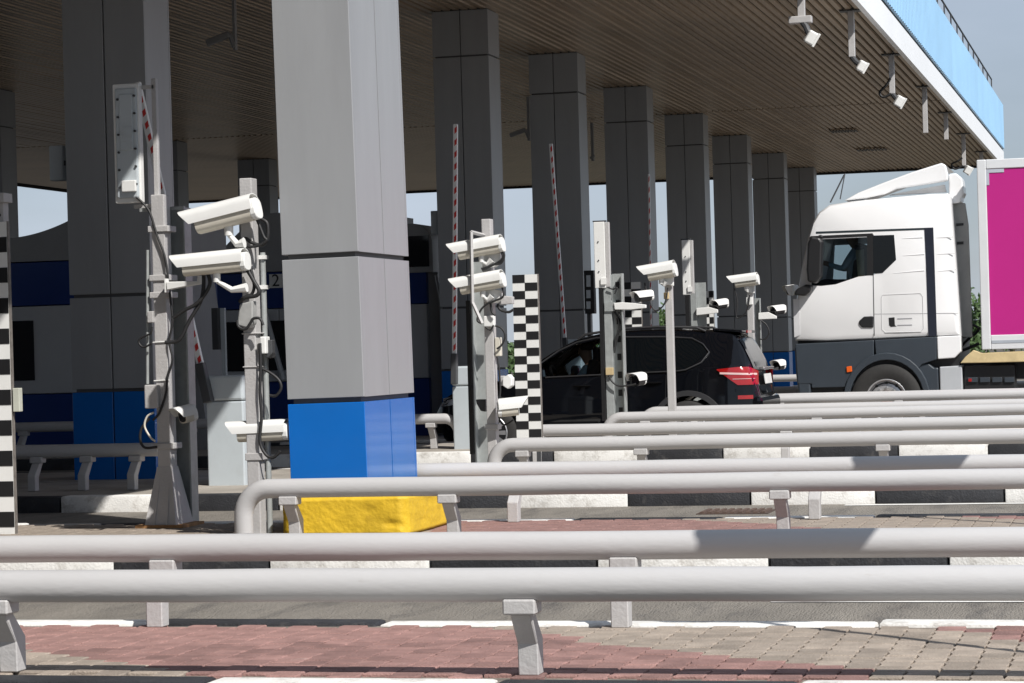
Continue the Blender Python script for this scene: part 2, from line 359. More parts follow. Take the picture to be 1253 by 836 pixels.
# ================================================================== COLUMNS
ZC = 5.98
def column(name, label, X0, X1, Y0, Y1, z0, front_joint, side_joint, pm, bm, z_low=.93, group=None, plinth=None):
    t = thing(name, label, 'column', ((X0 + X1) / 2, (Y0 + Y1) / 2, z0), group)
    part('core', MB().bb((X0 + .03, Y0 + .03, z0), (X1 - .03, Y1 - .03, ZC + .02)), M_joint, t)
    g = .007
    rows = [(z0 + .002, z_low, bm, 'base_panel'), (z_low + .03, 1.80, pm, 'panel'), (1.83, 5.32, pm, 'panel'), (5.345, ZC - .01, pm, 'panel')]
    for (a, b, m, nm) in rows:
        xs = [(X0, (X0 + X1) / 2 - g), ((X0 + X1) / 2 + g, X1)] if front_joint else [(X0, X1)]
        for (p, q) in xs:                                  # near and far faces
            part(nm, MB().bb((p, Y0, a), (q, Y0 + .028, b)), m, t, bevel=.003, seg=1)
            part(nm, MB().bb((p, Y1 - .028, a), (q, Y1, b)), m, t)
        ysd = [(Y0 + .03, (Y0 + Y1) / 2 - g), ((Y0 + Y1) / 2 + g, Y1 - .03)] if side_joint else [(Y0 + .03, Y1 - .03)]
        for (p, q) in ysd:
            part(nm, MB().bb((X1 - .028, p, a), (X1 - .001, q, b)), m, t)
            part(nm, MB().bb((X0 + .001, p, a), (X0 + .028, q, b)), m, t)
    return t
c0 = column('canopy_column', 'pale grey panelled column with bright blue base on a yellow plinth', -5.02, -4.535, 13.95, 14.98, .36, False, True, M_panel, M_blue)
# plinth
def plinth_mesh():
    b = bmesh.new(); bmesh.ops.create_cube(b, size=1)
    for v in b.verts: v.co = Vector((v.co.x * .78, v.co.y * 1.06, v.co.z * .25))
    bmesh.ops.bevel(b, geom=b.edges[:], offset=.014, segments=2, affect='EDGES')
    bmesh.ops.subdivide_edges(b, edges=[e for e in b.edges if e.calc_length() > .2], cuts=14, use_grid_fill=True)
    from mathutils import noise
    for v in b.verts:
        n = noise.noise(v.co * 6) * .007 + noise.noise(v.co * 22) * .003 - max(0, noise.noise(v.co * 11 + Vector((3, 1, 5))) - .35) * .05
        v.co += v.co.normalized() * n
    me = bpy.data.meshes.new('plinth'); b.to_mesh(me); b.free(); me.materials.append(M_yel)
    me.polygons.foreach_set('use_smooth', [True] * len(me.polygons)); return me
o = link('plinth', plinth_mesh(), c0, Vector((-4.68, 14.45, .245)) - root_loc(c0)); o['label'] = 'chipped yellow painted concrete plinth'
c0.rotation_euler = (0, -.013, 0)
AX0, AX1 = -9.61, -8.80
AY = [20.85, 27.0, 33.05, 38.6, 44.25, 50.15, 55.9, 61.75, 67.5]
AL = ['wide shaded grey column with navy base at the left', 'shaded grey column mostly behind the blue based column', 'dark column right behind the camera pole and raised boom',
      'dark column behind the checkered post and the slanting boom', 'dark column behind the car roof, third of the receding row', 'dark column fourth of the receding row, beside the tilted camera',
      'dark column fifth of the receding row behind the camera pole', 'dark column beside the truck windscreen with navy base', 'last dark column of the receding row just left of the truck roof']
for Y, lb in zip(AY, AL):
    column('canopy_column', lb, AX0, AX1, Y, Y + .6, -.02 if Y > 30 else .12, True, False, M_panel, M_blue, group='columns of the receding row')
for (X0, Y, lb) in [(-21.3, 50.2, 'dim column between the two pole clusters at the left'), (-21.3, 56.0, 'dim column edge just left of the blue based column')]:
    column('canopy_column', lb, X0, X0 + .81, Y, Y + .6, -.15, True, False, M_panel, M_blue)
q = P(21, 150, 39.0)
column('canopy_column', 'dim column at the left edge behind the striped board', q.x - 1.15, q.x - .32, 39.0, 39.6, -.15, True, False, M_panel, M_blue)
# row continued out of view at left, added to block light on shaded columns
for Y, lb in ((14.9, 'column added to the row out of frame to block light, left of the striped board'), (8.9, 'column added to the row out of frame to block light, left of the brick island'), (2.9, 'column added to the row out of frame to block light, level with the camera'), (-3.1, 'first column added to the row out of frame to block light, behind the camera'), (-9.1, 'second column added to the row out of frame to block light, behind the camera')):
    column('canopy_column', lb, AX0, AX1, Y, Y + .6, .0, True, False, M_panel, M_blue, group='columns of the receding row')
# small sign boxes on the columns
for (x0, y0, x1, y1, Y, lb) in [(60, 178, 76.5, 221, 21.0, 'grey box hung on the left side of the wide shaded column'), (527, 258, 537, 287, 33.2, 'grey box hung beside the column behind the raised boom')]:
    c = P((x0 + x1) / 2, (y0 + y1) / 2, Y); t = thing('sign_box', lb, 'sign', (c.x, Y, P(x0, y1, Y).z))
    part('case', pxbox(MB(), x0, y0, x1, y1, Y, .12), M_cab, t, bevel=.012)
    part('bracket', pxbox(MB(), x1 - 1, (y0 + y1) / 2 - 3, x1 + 6, (y0 + y1) / 2 + 3, Y + .03, .05), M_dgrey, t)

# ================================================================== CANOPY
CXL, CXR, CYN, CYF = -29.1, -3.84, -26.0, 70.0  # near end carried past the camera, unseen, to cut fill light beneath
can = thing('canopy', 'wide flat canopy with slatted ceiling, white edge and light blue fascia', 'canopy', (CXR, CYF, ZC))
part('deck', MB().bb((CXL, CYN, ZC + .05), (CXR - .02, CYF, ZC + .35)), M_deck, can)
SEAM = 50.0
pitch = .13
def slat_mesh(name, L):
    mb = MB(); a, b, h = .050, .036, .034
    pr = [(-a, h), (-b, 0), (b, 0), (a, h)]
    mb.prism([(x, 0, z) for x, z in pr], (0, L, 0)); return mesh_of(name, mb, M_slat)
s1 = slat_mesh('slat_long', SEAM - CYN - .05); s2 = slat_mesh('slat_short', CYF - SEAM - .1)
base = root_loc(can); rest = MB(); nsl = int((CXR - CXL - .1) / pitch)
for i in range(nsl):
    x = CXR - .09 - i * pitch; dz = random.uniform(-.006, .006)
    o = link('slat', s1, can, Vector((x, CYN, ZC + dz)) - base); o.rotation_euler = (0, random.uniform(-.03, .03), 0)
    if i < 60:
        o = link('slat', s2, can, Vector((x, SEAM + .05, ZC + dz)) - base); o.rotation_euler = (0, random.uniform(-.03, .03), 0)
    else:
        rest.prism([(x - .05, SEAM + .05, ZC + .034), (x - .036, SEAM + .05, ZC), (x + .036, SEAM + .05, ZC), (x + .05, SEAM + .05, ZC + .034)], (0, CYF - SEAM - .1, 0))
o = part('far_slats', rest, M_slat, can); o['kind'] = 'stuff'
part('edge_band', MB().bb((CXR - .02, CYN, ZC - .06), (CXR + .06, CYF + .02, ZC + .36)), M_fwhite, can)
part('edge_band', MB().bb((CXL, CYF - .02, ZC - .06), (CXR - .022, CYF + .06, ZC + .36)), M_deck, can)
part('edge_band', MB().bb((CXL - .06, CYN, ZC - .06), (CXL, CYF + .02, ZC + .36)), M_deck, can)
part('shadow_gap', MB().bb((CXR - .02, CYN, ZC + .362), (CXR + .03, CYF, ZC + .44)), M_deck, can)
npan = 36; LP = (CYF - CYN) / npan
def blue_sheet(L):
    mb = MB(); n = 10; pts = []
    for i in range(n):
        u = L * i / n; d = L / n
        for (fx, fu) in ((0, 0), (.018, .12), (.018, .5), (0, .62)): pts.append((fx, u + fu * d))
    pts.append((0, L - .008))
    vs_ = [(x, y, 0) for x, y in pts] + [(x, y, 1.22) for x, y in pts]; m = len(pts)
    fs = [(i, i + 1, m + i + 1, m + i) for i in range(m - 1)]
    mb.add(vs_, fs); mb.add([(-.05, 0, 0), (-.05, L - .008, 0), (-.05, L - .008, 1.22), (-.05, 0, 1.22)], [(0, 3, 2, 1)])
    mb.add([(-.05, 0, 1.22), (0, 0, 1.22), (0, L - .008, 1.22), (-.05, L - .008, 1.22)], [(0, 1, 2, 3)])
    mb.add([(-.05, 0, 0), (0, 0, 0), (0, L - .008, 0), (-.05, L - .008, 0)], [(3, 2, 1, 0)])
    return mesh_of('fascia_sheet', mb, M_fblue, recalc=False)
bs = blue_sheet(LP)
for i in range(npan):
    link('fascia_sheet', bs, can, Vector((CXR + .07, CYN + i * LP, ZC + .44)) - base)
part('fascia_end', MB().bb((CXL, CYF + .0, ZC + .44), (CXR + .065, CYF + .06, ZC + 1.66)), M_fblue, can)
# roof railing
rl = thing('roof_railing', 'thin grey railing on top of the light blue fascia', 'railing', (CXR - .3, 60, ZC + 1.6))
RE = 67.0
part('top_rail', MB().tube([(CXR - .05, 30, ZC + 2.1), (CXR - .05, RE, ZC + 2.1)], .022, 6), M_dgrey, rl)
for i in range(22):
    y = RE - i * 1.75; part('post', MB().tube([(CXR - .05, y, ZC + 1.35), (CXR - .05, y, ZC + 2.1)], .018, 6), M_dgrey, rl)
# ceiling lamps (recessed strips)
for (xa, ya, xb, yb, lb) in [(1016, 160.5, 1048, 158, 'thin recessed ceiling strip nearer the camera'), (1048, 183.5, 1084, 181, 'thin recessed ceiling strip nearer the canopy end')]:
    a = PZ(xa, ya, ZC - .01); b = PZ(xb, yb, ZC - .01)
    t = thing('ceiling_vent', lb, 'vent', ((a.x + b.x) / 2, a.y, ZC))
    part('frame', MB().bb((a.x, a.y - .35, ZC - .02), (b.x, a.y + .35, ZC - .005)), M_slat, t)
    n = 9
    for i in range(n):
        x = a.x + (b.x - a.x) * (i + .5) / n
        part('louver', MB().box((x, a.y, ZC - .03), ((b.x - a.x) / n * .55, .6, .014)), M_dgrey, t)

# ================================================================== PIPE RAILINGS
POST_NEAR = 1
def rail(label, Y, z, X0, X1, posts, bend_left=False, bend_right=False, near=True, zt=.13, r=.057, group='grey pipe rails along the islands', slope=0.0):
    t = thing('pipe_rail', label, 'railing', ((X0 + X1) / 2, Y, zt), group)
    pts = []; n = 8; R_ = .16; step = .35
    if bend_left:
        pts.append(Vector((X0, Y, z - R_ - .10)))
        for i in range(n + 1):
            a = math.pi * .5 * i / n; pts.append(Vector((X0 + R_ - R_ * math.cos(a), Y, z - R_ + R_ * math.sin(a))))
    else: pts.append(Vector((X0, Y, z)))
    xa = pts[-1].x + .1; xe = X1 - (R_ + .05 if bend_right else .1)
    m = max(2, int((xe - xa) / step))
    for i in range(m): pts.append(Vector((xa + (xe - xa) * i / m, Y + random.uniform(-.0015, .0015), z + random.uniform(-.0015, .0015))))
    if bend_right:
        for i in range(n + 1):
            a = math.pi * .5 * i / n; pts.append(Vector((X1 - R_ + R_ * math.sin(a), Y, z - R_ + R_ * math.cos(a))))
        pts.append(Vector((X1, Y, z - R_ - .06)))
    else: pts.append(Vector((X1, Y, z)))
    part('pipe', MB().tube(pts, r, 28), M_pipe, t, smooth=50)
    s_ = 1 if near else -1
    for X in posts:
        # bent flat post: foot set back into the island, head leaning out under the pipe
        h = z - r - zt; wx = .035; mb = MB()
        prof = [(.13, 0), (.055, 0), (.055, h * .45), (-.035, h - .045), (.045, h - .045), (.13, h * .52)]
        prof = [(.135, 0), (.062, 0), (.058, h * .42), (-.030, h - .04), (.040, h - .04), (.135, h * .48)]
        mb.prism([(X - wx, Y + s_ * a, zt + b) for a, b in prof], (2 * wx, 0, 0))
        part('post', mb, M_post, t, bevel=.004, seg=1)
        mb = MB().bb((X - .056, Y - .05, zt + h - .04), (X + .056, Y + .05, zt + h + .012))
        part('saddle', mb, M_post, t, bevel=.006, seg=1)
    return t
def PXs(xs, y, Y): return [P(x, y, Y).x for x in xs]
rail('thick grey pipe rail nearest the camera', 7.90, .442, -7.5, 3.2, PXs([8, 645], 800, 7.95) + [-.15, 1.7, -5.85], near=True)
rail('thick grey pipe rail second from the camera, along the far edge of the brick island', 9.45, .442, -8.5, 3.2, PXs([197, 762], 700, 9.4) + [-.25, 1.6, -5.85], near=False)
rail('grey pipe rail ending in a bend in front of the yellow plinth', 13.67, .438, P(298, 620, 13.67).x, 3.2, PXs([357, 551, 956], 620, 13.7) + [-.2, 1.7], bend_left=True, near=True)
rail('grey pipe rail coming out behind the blue column base', 15.10, .446, -4.75, 3.2, PXs([633, 999], 600, 15.1) + [-.3, 1.6], near=False)
rail('grey pipe rail with bent end beside the pole with two cameras', 19.30, .44, P(604, 550, 19.3).x, 3.2, PXs([640, 785, 1081], 560, 19.3) + [-.1, 1.8], bend_left=True, near=True)
rail('grey pipe rail with bent end under the black and white checkered post', 22.20, .45, P(639, 535, 22.2).x, 3.2, PXs([660, 963], 550, 22.2) + [-.3, 1.6], bend_left=True, near=False)
rail('grey pipe rail with bent end under the tall display post', 26.00, .445, P(743, 520, 26).x, 3.2, PXs([790, 1000], 520, 26) + [-.2], bend_left=True, near=True)
rail('grey pipe rail with bent end below the rear wheel of the black car', 27.70, .452, P(787, 510, 27.7).x, 3.2, PXs([850, 1050], 510, 27.7) + [-.2], bend_left=True, near=False)
rail('grey pipe rail between the black car and the truck', 32.00, .456, P(880, 495, 32).x, 3.2, PXs([955, 1100], 500, 32), bend_left=True, near=True, zt=.02)
rail('grey pipe rail hidden under the truck cab', 33.7, .44, P(890, 495, 33.7).x, 3.2, [-5, -3, -1], bend_left=True, near=False, zt=.02)
rail('short grey pipe rail behind the truck bumper, upper of two', 39.4, .62, P(900, 470, 39.4).x, P(976, 470, 39.4).x + 6, [-7, -5], near=False, zt=.02)
rail('short grey pipe rail behind the truck bumper, lower of two', 37.7, .46, P(900, 470, 37.7).x, P(976, 470, 37.7).x + 6, [-6.5, -4.8], near=True, zt=.02)
# rails on the shaded left parts of the islands
rail('shaded grey pipe rail in front of the wide column at the left', 19.2, .46, -13.5, P(196, 560, 19.2).x, PXs([47, 108, 168], 590, 19.2), near=False)
rail('shaded grey pipe rail far behind the wide column', 26.0, .47, -16, P(262, 540, 26).x, PXs([30, 235], 560, 26) + [-13], near=False)
rail('grey pipe rail ending in a bend beside the blue column base', 26.2, .465, -9.0, P(561, 530, 26.2).x, PXs([528], 540, 26.2), bend_right=True, near=True)

# ================================================================== BOOTHS
def booth(label, Xr, Y0, z0, sign=None, peak=2.35, dome=True):
    t = thing('toll_booth', label, 'booth', (Xr - 2, Y0 + .7, z0), 'toll booths under the canopy')
    D = 1.5; Xl = Xr - 4.6
    Xp_ = Xr - peak; top = []
    for i in range(25):
        u = i / 24; wr = .9 if dome else 1.5; x = Xp_ - wr + u * wr
        if x > Xl: top.append((x, 2.72 + .56 * (math.sin(u * math.pi / 2) if dome else u ** 1.9)))
    top = [(Xl, 2.72)] + top + [(Xr - .75, 3.20)]
    def wall(a, b, za, zb, m, nm, off=0.0):
        return part(nm, MB().bb((a, Y0 - off, za), (b, Y0 + D + off, zb)), m, t, bevel=.006, seg=1)
    wall(Xl, Xr - .12, z0, .83, M_navy, 'base_panel')
    n = 4
    for i in range(n):
        a = Xl + (Xr - .12 - Xl) * i / n; b = Xl + (Xr - .12 - Xl) * (i + 1) / n
        wall(a + .006, b - .006, .84, 1.89, M_boothw, 'panel')
    wall(Xl, Xr - .12, 1.90, 2.42, M_navy, 'band', .004)
    pl = [(Xl, 2.43)] + top + [(Xr - .75, 2.43)]
    part('parapet', MB().prism([(x, Y0 - .03, z) for x, z in pl], (0, D + .06, 0)), M_boothg, t)
    # lantern head with dark window and rounded corner
    hp = [(Xr - .74, 2.34), (Xr - .74, 3.02)]
    for i in range(9):
        a = math.pi / 2 * i / 8; hp.append((Xr - .30 + .30 * math.sin(a), 2.74 + .30 * math.cos(a)))
    hp.append((Xr, 2.34))
    part('head', MB().prism([(x, Y0 - .06, z) for x, z in hp], (0, D + .1, 0)), M_boothg, t)
    part('window', MB().bb((Xr - .42, Y0 - .075, 2.42), (Xr - .05, Y0 - .055, 2.86)), M_lens, t)
    part('window', MB().bb((Xl + .9, Y0 - .012, 1.0), (Xr - 1.9, Y0 + .02, 1.72)), M_lens, t)
    # sloping buttress at the right end
    part('buttress', MB().prism([(Xr - .12, Y0 + .1, z0), (Xr + .28, Y0 + .1, z0), (Xr + .02, Y0 + .1, 2.34), (Xr - .12, Y0 + .1, 2.34)], (0, .9, 0)), M_boothg, t)
    part('strut', MB().tube([(Xr + .02, Y0 + .02, 2.3), (Xr + .27, Y0 + .02, z0 + .8)], .025, 6), M_boothw, t)
    part('strut', MB().tube([(Xr - 2.55, Y0 - .05, 1.83), (Xr - 2.3, Y0 - .05, .86)], .04, 6), M_boothw, t)
    if sign:
        x, z, s = sign
        pl = part('number_plate', MB().bb((x - .10, Y0 - .02, z - .1), (x + .10, Y0 - .006, z + .1)), M_plate, t)
        text_part('number', s, .25, M_black, pl, (x, Y0 - .023, z))
b3x = P(219, 300, 27.1).x
booth('shaded toll booth with blue band behind the wide left column', b3x, 27.1, .1, peak=.72, dome=False)
b4x = P(531, 320, 33.5).x; sg = P(338, 344, 33.5)
booth('shaded toll booth with blue band and lane number plate', b4x, 33.5, 0.0, (sg.x, sg.z, '2'))

for Y, lb in ((20.9, 'toll booth added out of frame to block light, left of the wide shaded column'), (14.9, 'toll booth added out of frame to block light, left of the striped board'), (8.9, 'toll booth added out of frame to block light, left of the brick island'), (2.9, 'toll booth added out of frame to block light, level with the camera')):
    booth(lb, -12.4 if Y > 20 else -10.4, Y - .4, .0, peak=1.6)  # unseen booths added to keep light off the left columns
# ================================================================== CCTV AND EQUIPMENT
def bullet(label, front, rear, Y, hpx, yaw=0.0, dY=0.0, group='white surveillance cameras', hood=True, body_m=None, lens=True, mount=None, wmul=1.0):
    """front / rear: photo pixels of the hood's top edge ends; hpx: overall height in photo pixels"""
    a = P(front[0], front[1], Y); b = P(rear[0], rear[1], Y + dY)
    L = (a - b).length; sc_ = (P(0, 0, Y) - P(0, 100, Y)).length / 100; H = hpx * sc_
    d = (a - b).normalized(); side = d.cross(Vector((0, 0, 1))).normalized(); up = side.cross(d).normalized()
    Mx = Matrix((d, side, up)).transposed()
    W = H * 1.0 * wmul; c = (a + b) / 2
    root = thing('surveillance_camera', label, 'camera', c - up * H)
    def tr(x, y, z): return c + Mx @ Vector((x, y, z))
    # hood: inverted U with slanted front
    nn = 10; prof = []
    for i in range(nn + 1):
        an = math.pi * i / nn; prof.append((math.cos(an) * W * .5, -H * .30 + math.sin(an) ** .75 * H * .30))
    prof = [(W * .5, -H * .58)] + prof + [(-W * .5, -H * .58)]
    th = .9
    mb = MB(); N = len(prof)
    ring = lambda x, s_, slant: [tr(x - slant * max(0, -z) * .75, y * s_, z * (s_ if s_ < 1 else 1) - (0 if s_ == 1 else .004)) for y, z in prof]
    r1 = ring(L / 2, 1, 1); r2 = ring(-L / 2, 1, 0); r3 = ring(L / 2, .93, 1); r4 = ring(-L / 2, .93, 0)
    vs_ = r1 + r2 + r3 + r4; fs = []
    for i in range(N - 1):
        fs += [(i, i + 1, N + i + 1, N + i), (2 * N + i, 3 * N + i, 3 * N + i + 1, 2 * N + i + 1), (i, 2 * N + i, 2 * N + i + 1, i + 1), (N + i, N + i + 1, 3 * N + i + 1, 3 * N + i)]
    for i in (0, N - 1): fs.append((i, N + i, 3 * N + i, 2 * N + i))
    mb.add(vs_, fs)
    part('hood', mb, M_white, root, smooth=40)
    # body under the hood
    mb = MB(); bp = []
    for i in range(16):
        an = 2 * math.pi * i / 16; bp.append((math.copysign(abs(math.cos(an)) ** .7, math.cos(an)) * W * .42, -H * .60 + math.copysign(abs(math.sin(an)) ** .7, math.sin(an)) * H * .38))
    xf, xr = L / 2 - H * .62, -L / 2 + .02
    mb.prism([tr(xf, y, z) for y, z in bp], Mx @ Vector((xr - xf, 0, 0)))
    part('body', mb, body_m or M_cream, root, smooth=45)
    mb = MB(); mb.prism([tr(xf + .004, y * .8, -H * .60 + (z + H * .6) * .8) for y, z in bp], Mx @ Vector((-.01, 0, 0)))
    part('front_glass', mb, M_lens, root)
    mb = MB(); mb.prism([tr(xr, y * 1.02, -H * .57 + (z + H * .6) * 1.05) for y, z in bp], Mx @ Vector((-.035, 0, 0)))
    part('rear_cap', mb, M_white, root, bevel=.004, seg=1)
    # foot / bracket
    if mount is not None:
        m = P(*mount, Y); k = tr(-L * .1, 0, -H * .98)
        part('joint', MB().cyl(k + Vector((0, 0, .02)), k - Vector((0, 0, .05)), H * .16, n=10), M_white, root, smooth=40)
        part('arm', MB().tube([k - Vector((0, 0, .045)), (k + m) / 2 - Vector((0, 0, .055)), m], [H * .09, H * .13, H * .2], 8), M_white, root, smooth=40)
    return root
def pole_box(mb, x0, x1, y0, y1, Y, dY):   # vertical square tube
    z1 = P(x0, y0, Y).z; z0 = P(x0, y1, Y).z; ym = (y0 + y1) / 2
    return mb.bb((P(x0, ym, Y).x, Y, z0), (P(x1, ym, Y).x, Y + dY, z1))

# ---- pole with the display panel (left)
Yp = 14.85
t1 = thing('equipment_pole', 'grey box pole with flared foot and junction box, behind the pipe rail at left', 'pole', (P(205, 640, Yp).x, Yp, .13), 'equipment poles')
zt1 = P(195, 238, Yp).z; xa = P(189, 420, Yp).x; xb_ = P(205, 420, Yp).x
part('shaft', MB().bb((xa, Yp, .16), (xb_, Yp + .11, zt1)), M_post, t1, bevel=.006)
part('mast', MB().bb((P(183, 170, Yp).x, Yp + .05, zt1 - .35), (P(188.5, 170, Yp).x, Yp + .09, P(184, 95, Yp).z)), M_post, t1, bevel=.003, seg=1)
xm = (xa + xb_) / 2; hw = (xb_ - xa) / 2; ym_ = Yp + .055
lo_ = [(xm - .108, ym_ - .15), (xm + .108, ym_ - .15), (xm + .108, ym_ + .15), (xm - .108, ym_ + .15)]; hi_ = [(xm - hw - .004, ym_ - .058), (xm + hw + .004, ym_ - .058), (xm + hw + .004, ym_ + .058), (xm - hw - .004, ym_ + .058)]
part('flared_foot', MB().add([(x, y, .15) for x, y in lo_] + [(x, y, .52) for x, y in hi_], [(0, 1, 5, 4), (1, 2, 6, 5), (2, 3, 7, 6), (3, 0, 4, 7), (3, 2, 1, 0), (4, 5, 6, 7)]), M_post, t1)
for sx in (-1, 1): part('gusset', MB().prism([(xm + sx * .03, ym_ - .06, .5), (xm + sx * .045, ym_ - .165, .15), (xm + sx * .04, ym_ - .13, .15)], (.01, 0, 0)), M_post, t1)
part('foot_plate', MB().bb((xm - .16, Yp - .13, .131), (xm + .17, Yp + .24, .15)), M_rust, t1)
for zc in (P(200, 340, Yp).z, P(200, 361, Yp).z, P(200, 546, Yp).z, P(200, 280, Yp).z):
    part('clamp', MB().bb((xa - .022, Yp - .012, zc - .02), (xb_ + .03, Yp + .13, zc + .02)), M_post, t1, bevel=.004, seg=1)
part('junction_box', pxbox(MB(), 176.5, 471, 193, 500, Yp - .05, .06), M_post, t1, bevel=.008)
part('socket_box', pxbox(MB(), 180, 381, 187, 395, Yp - .03, .05), M_post, t1, bevel=.005)
part('conduit', MB().tube([P(180.5, 306, Yp + .02), P(180.5, 470, Yp + .02)], .011, 8), M_galv, t1, smooth=50)
mb = MB()
pxcable(mb, [(162, 237, Yp - .02), (176, 250), (184, 262), (192, 288), (201, 312), (205, 335), (206, 350)], Yp - .02, .008)
pxcable(mb, [(207, 350), (209, 370), (211, 395), (207, 418), (211, 440), (205, 462), (203, 482), (195, 505), (187, 514)], Yp - .02, .008)
pxcable(mb, [(186, 400), (184, 408), (172, 414), (170, 420), (176, 425), (186, 420)], Yp - .03, .007)
part('cable', mb, M_rubber, t1, smooth=60)
mb = MB(); pxcable(mb, [(188, 505), (180, 510), (177, 522), (184, 535), (190, 540)], Yp - .06, .007); part('cable', mb, M_cream, t1, smooth=60)
mb = MB(); pxcable(mb, [(183, 512), (173, 525), (172, 540), (178, 548), (192, 547)], Yp - .05, .009); part('cable', mb, M_rubber, t1, smooth=60)
for yy in (419, 466): part('cable_tie', MB().tube([(xa - .008, Yp - .006, P(195, yy, Yp).z), (xb_ + .006, Yp - .006, P(195, yy, Yp).z + .003)], .005, 6), M_white, t1)
# display panel (seen from the back)
dp = thing('display_panel', 'tall flat display panel seen from behind, half in shadow, on the left mast', 'display', P(156, 250, Yp))
xp0, xp1 = P(140, 180, Yp).x, P(172, 180, Yp).x; zp0, zp1 = P(150, 249, Yp).z, P(150, 103, Yp).z
part('frame', MB().bb((xp0, Yp - .01, zp0), (xp1, Yp + .05, zp1)), M_white, dp, bevel=.008)
part('back_cover', MB().bb((xp0 + .022, Yp - .030, zp0 + .03), (xp1 - .01, Yp - .008, zp1 - .03)), M_cab, dp, bevel=.012)
part('rib', MB().bb((xp0 + .055, Yp - .040, zp0 + .34), (xp1 - .035, Yp - .028, zp1 - .07)), M_cab, dp, bevel=.006)
part('label_plate', MB().bb((xp0 + .08, Yp - .046, zp0 + .40), (xp1 - .04, Yp - .038, zp0 + .49)), M_cab, dp)
part('terminal_box', MB().bb((xp0 + .065, Yp - .055, zp0 + .07), (xp1 - .02, Yp - .028, zp0 + .145)), M_white, dp, bevel=.006)
for k in range(6):
    zz = zp0 + .1 + k * .115
    part('screw', MB().cyl((xp0 + .045, Yp - .041, zz), (xp0 + .045, Yp - .028, zz), .008, n=8), M_dgrey, dp)
    part('screw', MB().cyl((xp1 - .022, Yp - .041, zz + .02), (xp1 - .022, Yp - .028, zz + .02), .008, n=8), M_dgrey, dp)
zz = P(170, 106, Yp).z; part('hanger', MB().bb((P(160, 106, Yp).x, Yp + .05, zz - .012), (P(184, 106, Yp).x, Yp + .075, zz + .012)), M_post, dp)
zz = P(170, 252, Yp).z; part('hanger', MB().bb((P(160, 250, Yp).x, Yp + .05, zz - .012), (P(184, 250, Yp).x, Yp + .075, zz + .012)), M_post, dp)
# galvanised channel post behind
Yc_ = 15.05
ch = thing('channel_post', 'galvanised channel post standing right behind the left box pole', 'post', (P(222, 630, Yc_).x, Yc_, .0), 'galvanised channel posts')
x0, x1 = P(205, 450, Yc_).x, P(230.5, 450, Yc_).x; z1 = P(215, 254, Yc_).z
part('web', MB().bb((x0, Yc_ + .10, .05), (x1, Yc_ + .115, z1)), M_galv, ch)
part('flange', MB().bb((x1 - .012, Yc_, .05), (x1, Yc_ + .10, z1)), M_galv, ch)
part('flange', MB().bb((x0, Yc_, .05), (x0 + .012, Yc_ + .10, z1)), M_galv, ch)
part('cap_bar', MB().bb((P(173, 256, Yc_).x, Yc_ - .03, z1 - .02), (x1 + .01, Yc_ + .0, z1 + .005)), M_galv, ch)
# small camera looking left on the left pole
bullet('small white camera low on the left box pole', (209, 500), (233, 494), Yp - .04, 22, dY=.12)

# ---- pole with the two big cameras
Y2 = 13.95
t2 = thing('equipment_pole', 'grey square pole carrying two big cameras left of the blue based column', 'pole', (P(318, 656, Y2).x, Y2, .13), 'equipment poles')
x0, x1 = P(298.5, 440, Y2).x, P(313.5, 440, Y2).x
part('shaft', MB().bb((x0, Y2, .13), (x1, Y2 + .10, P(300, 218, Y2).z)), M_post, t2, bevel=.006)
part('foot_plate', MB().bb((x0 - .06, Y2 - .05, .131), (x1 + .08, Y2 + .16, .145)), M_post, t2)
part('side_tube', MB().tube([(P(325, 450, Y2 + .12).x, Y2 + .12, .13), (P(325, 450, Y2 + .12).x, Y2 + .12, P(322, 308, Y2).z)], .018, 10), M_galv, t2, smooth=50)
for yy in (314, 351): part('tube_clip', MB().bb((x1, Y2 + .09, P(320, yy, Y2).z - .012), (P(330, 450, Y2 + .12).x, Y2 + .15, P(320, yy, Y2).z + .012)), M_white, t2)
for yy in (408, 449, 559): part('clamp', MB().bb((x0 - .008, Y2 - .008, P(310, yy, Y2).z - (.022 if yy > 500 else .004)), (x1 + .02, Y2 + .11, P(310, yy, Y2).z + (.022 if yy > 500 else .004))), M_post, t2, bevel=.003, seg=1)
part('junction_box', pxbox(MB(), 318, 412, 325, 433, Y2 - .01, .08), M_white, t2, bevel=.006)
part('socket_box', pxbox(MB(), 324.5, 416, 333, 438, Y2 + .03, .06), M_dgrey, t2, bevel=.006)
part('motor_box', pxprism(MB(), [(290, 398), (293, 372), (309, 368), (309, 396), (304, 402)], Y2 - .09, .08), mat('grey_casting', (.33, .33, .32), .5, var=.15, scale=15), t2, bevel=.008)
mb = MB()
pxcable(mb, [(313, 262), (320, 268), (327, 274), (327, 292), (320, 300), (308, 297), (300, 292), (290, 297), (286, 302)], Y2 - .06, .011)
pxcable(mb, [(312, 264), (317, 275), (323, 290), (326, 294), (318, 300), (306, 302), (296, 300)], Y2 - .09, .009)
pxcable(mb, [(300, 327), (306, 336), (311, 345), (317, 356), (313, 362), (300, 364), (293, 370)], Y2 - .08, .013)
pxcable(mb, [(304, 322), (308, 333), (311, 350), (308, 360), (302, 362)], Y2 - .06, .010)
pxcable(mb, [(290, 392), (292, 400), (300, 403), (306, 396), (310, 390), (318, 390), (322, 398)], Y2 - .09, .009)
pxcable(mb, [(318, 420), (319, 450), (318, 480), (320, 510), (318, 540), (325, 556), (334, 560), (343, 552)], Y2 - .02, .010)
pxcable(mb, [(318, 450), (330, 456), (341, 465), (344, 475), (338, 484), (330, 484)], Y2 - .01, .009)
pxcable(mb, [(330, 438), (335, 432), (334, 436)], Y2, .008)
part('cable', mb, M_rubber, t2, smooth=60)
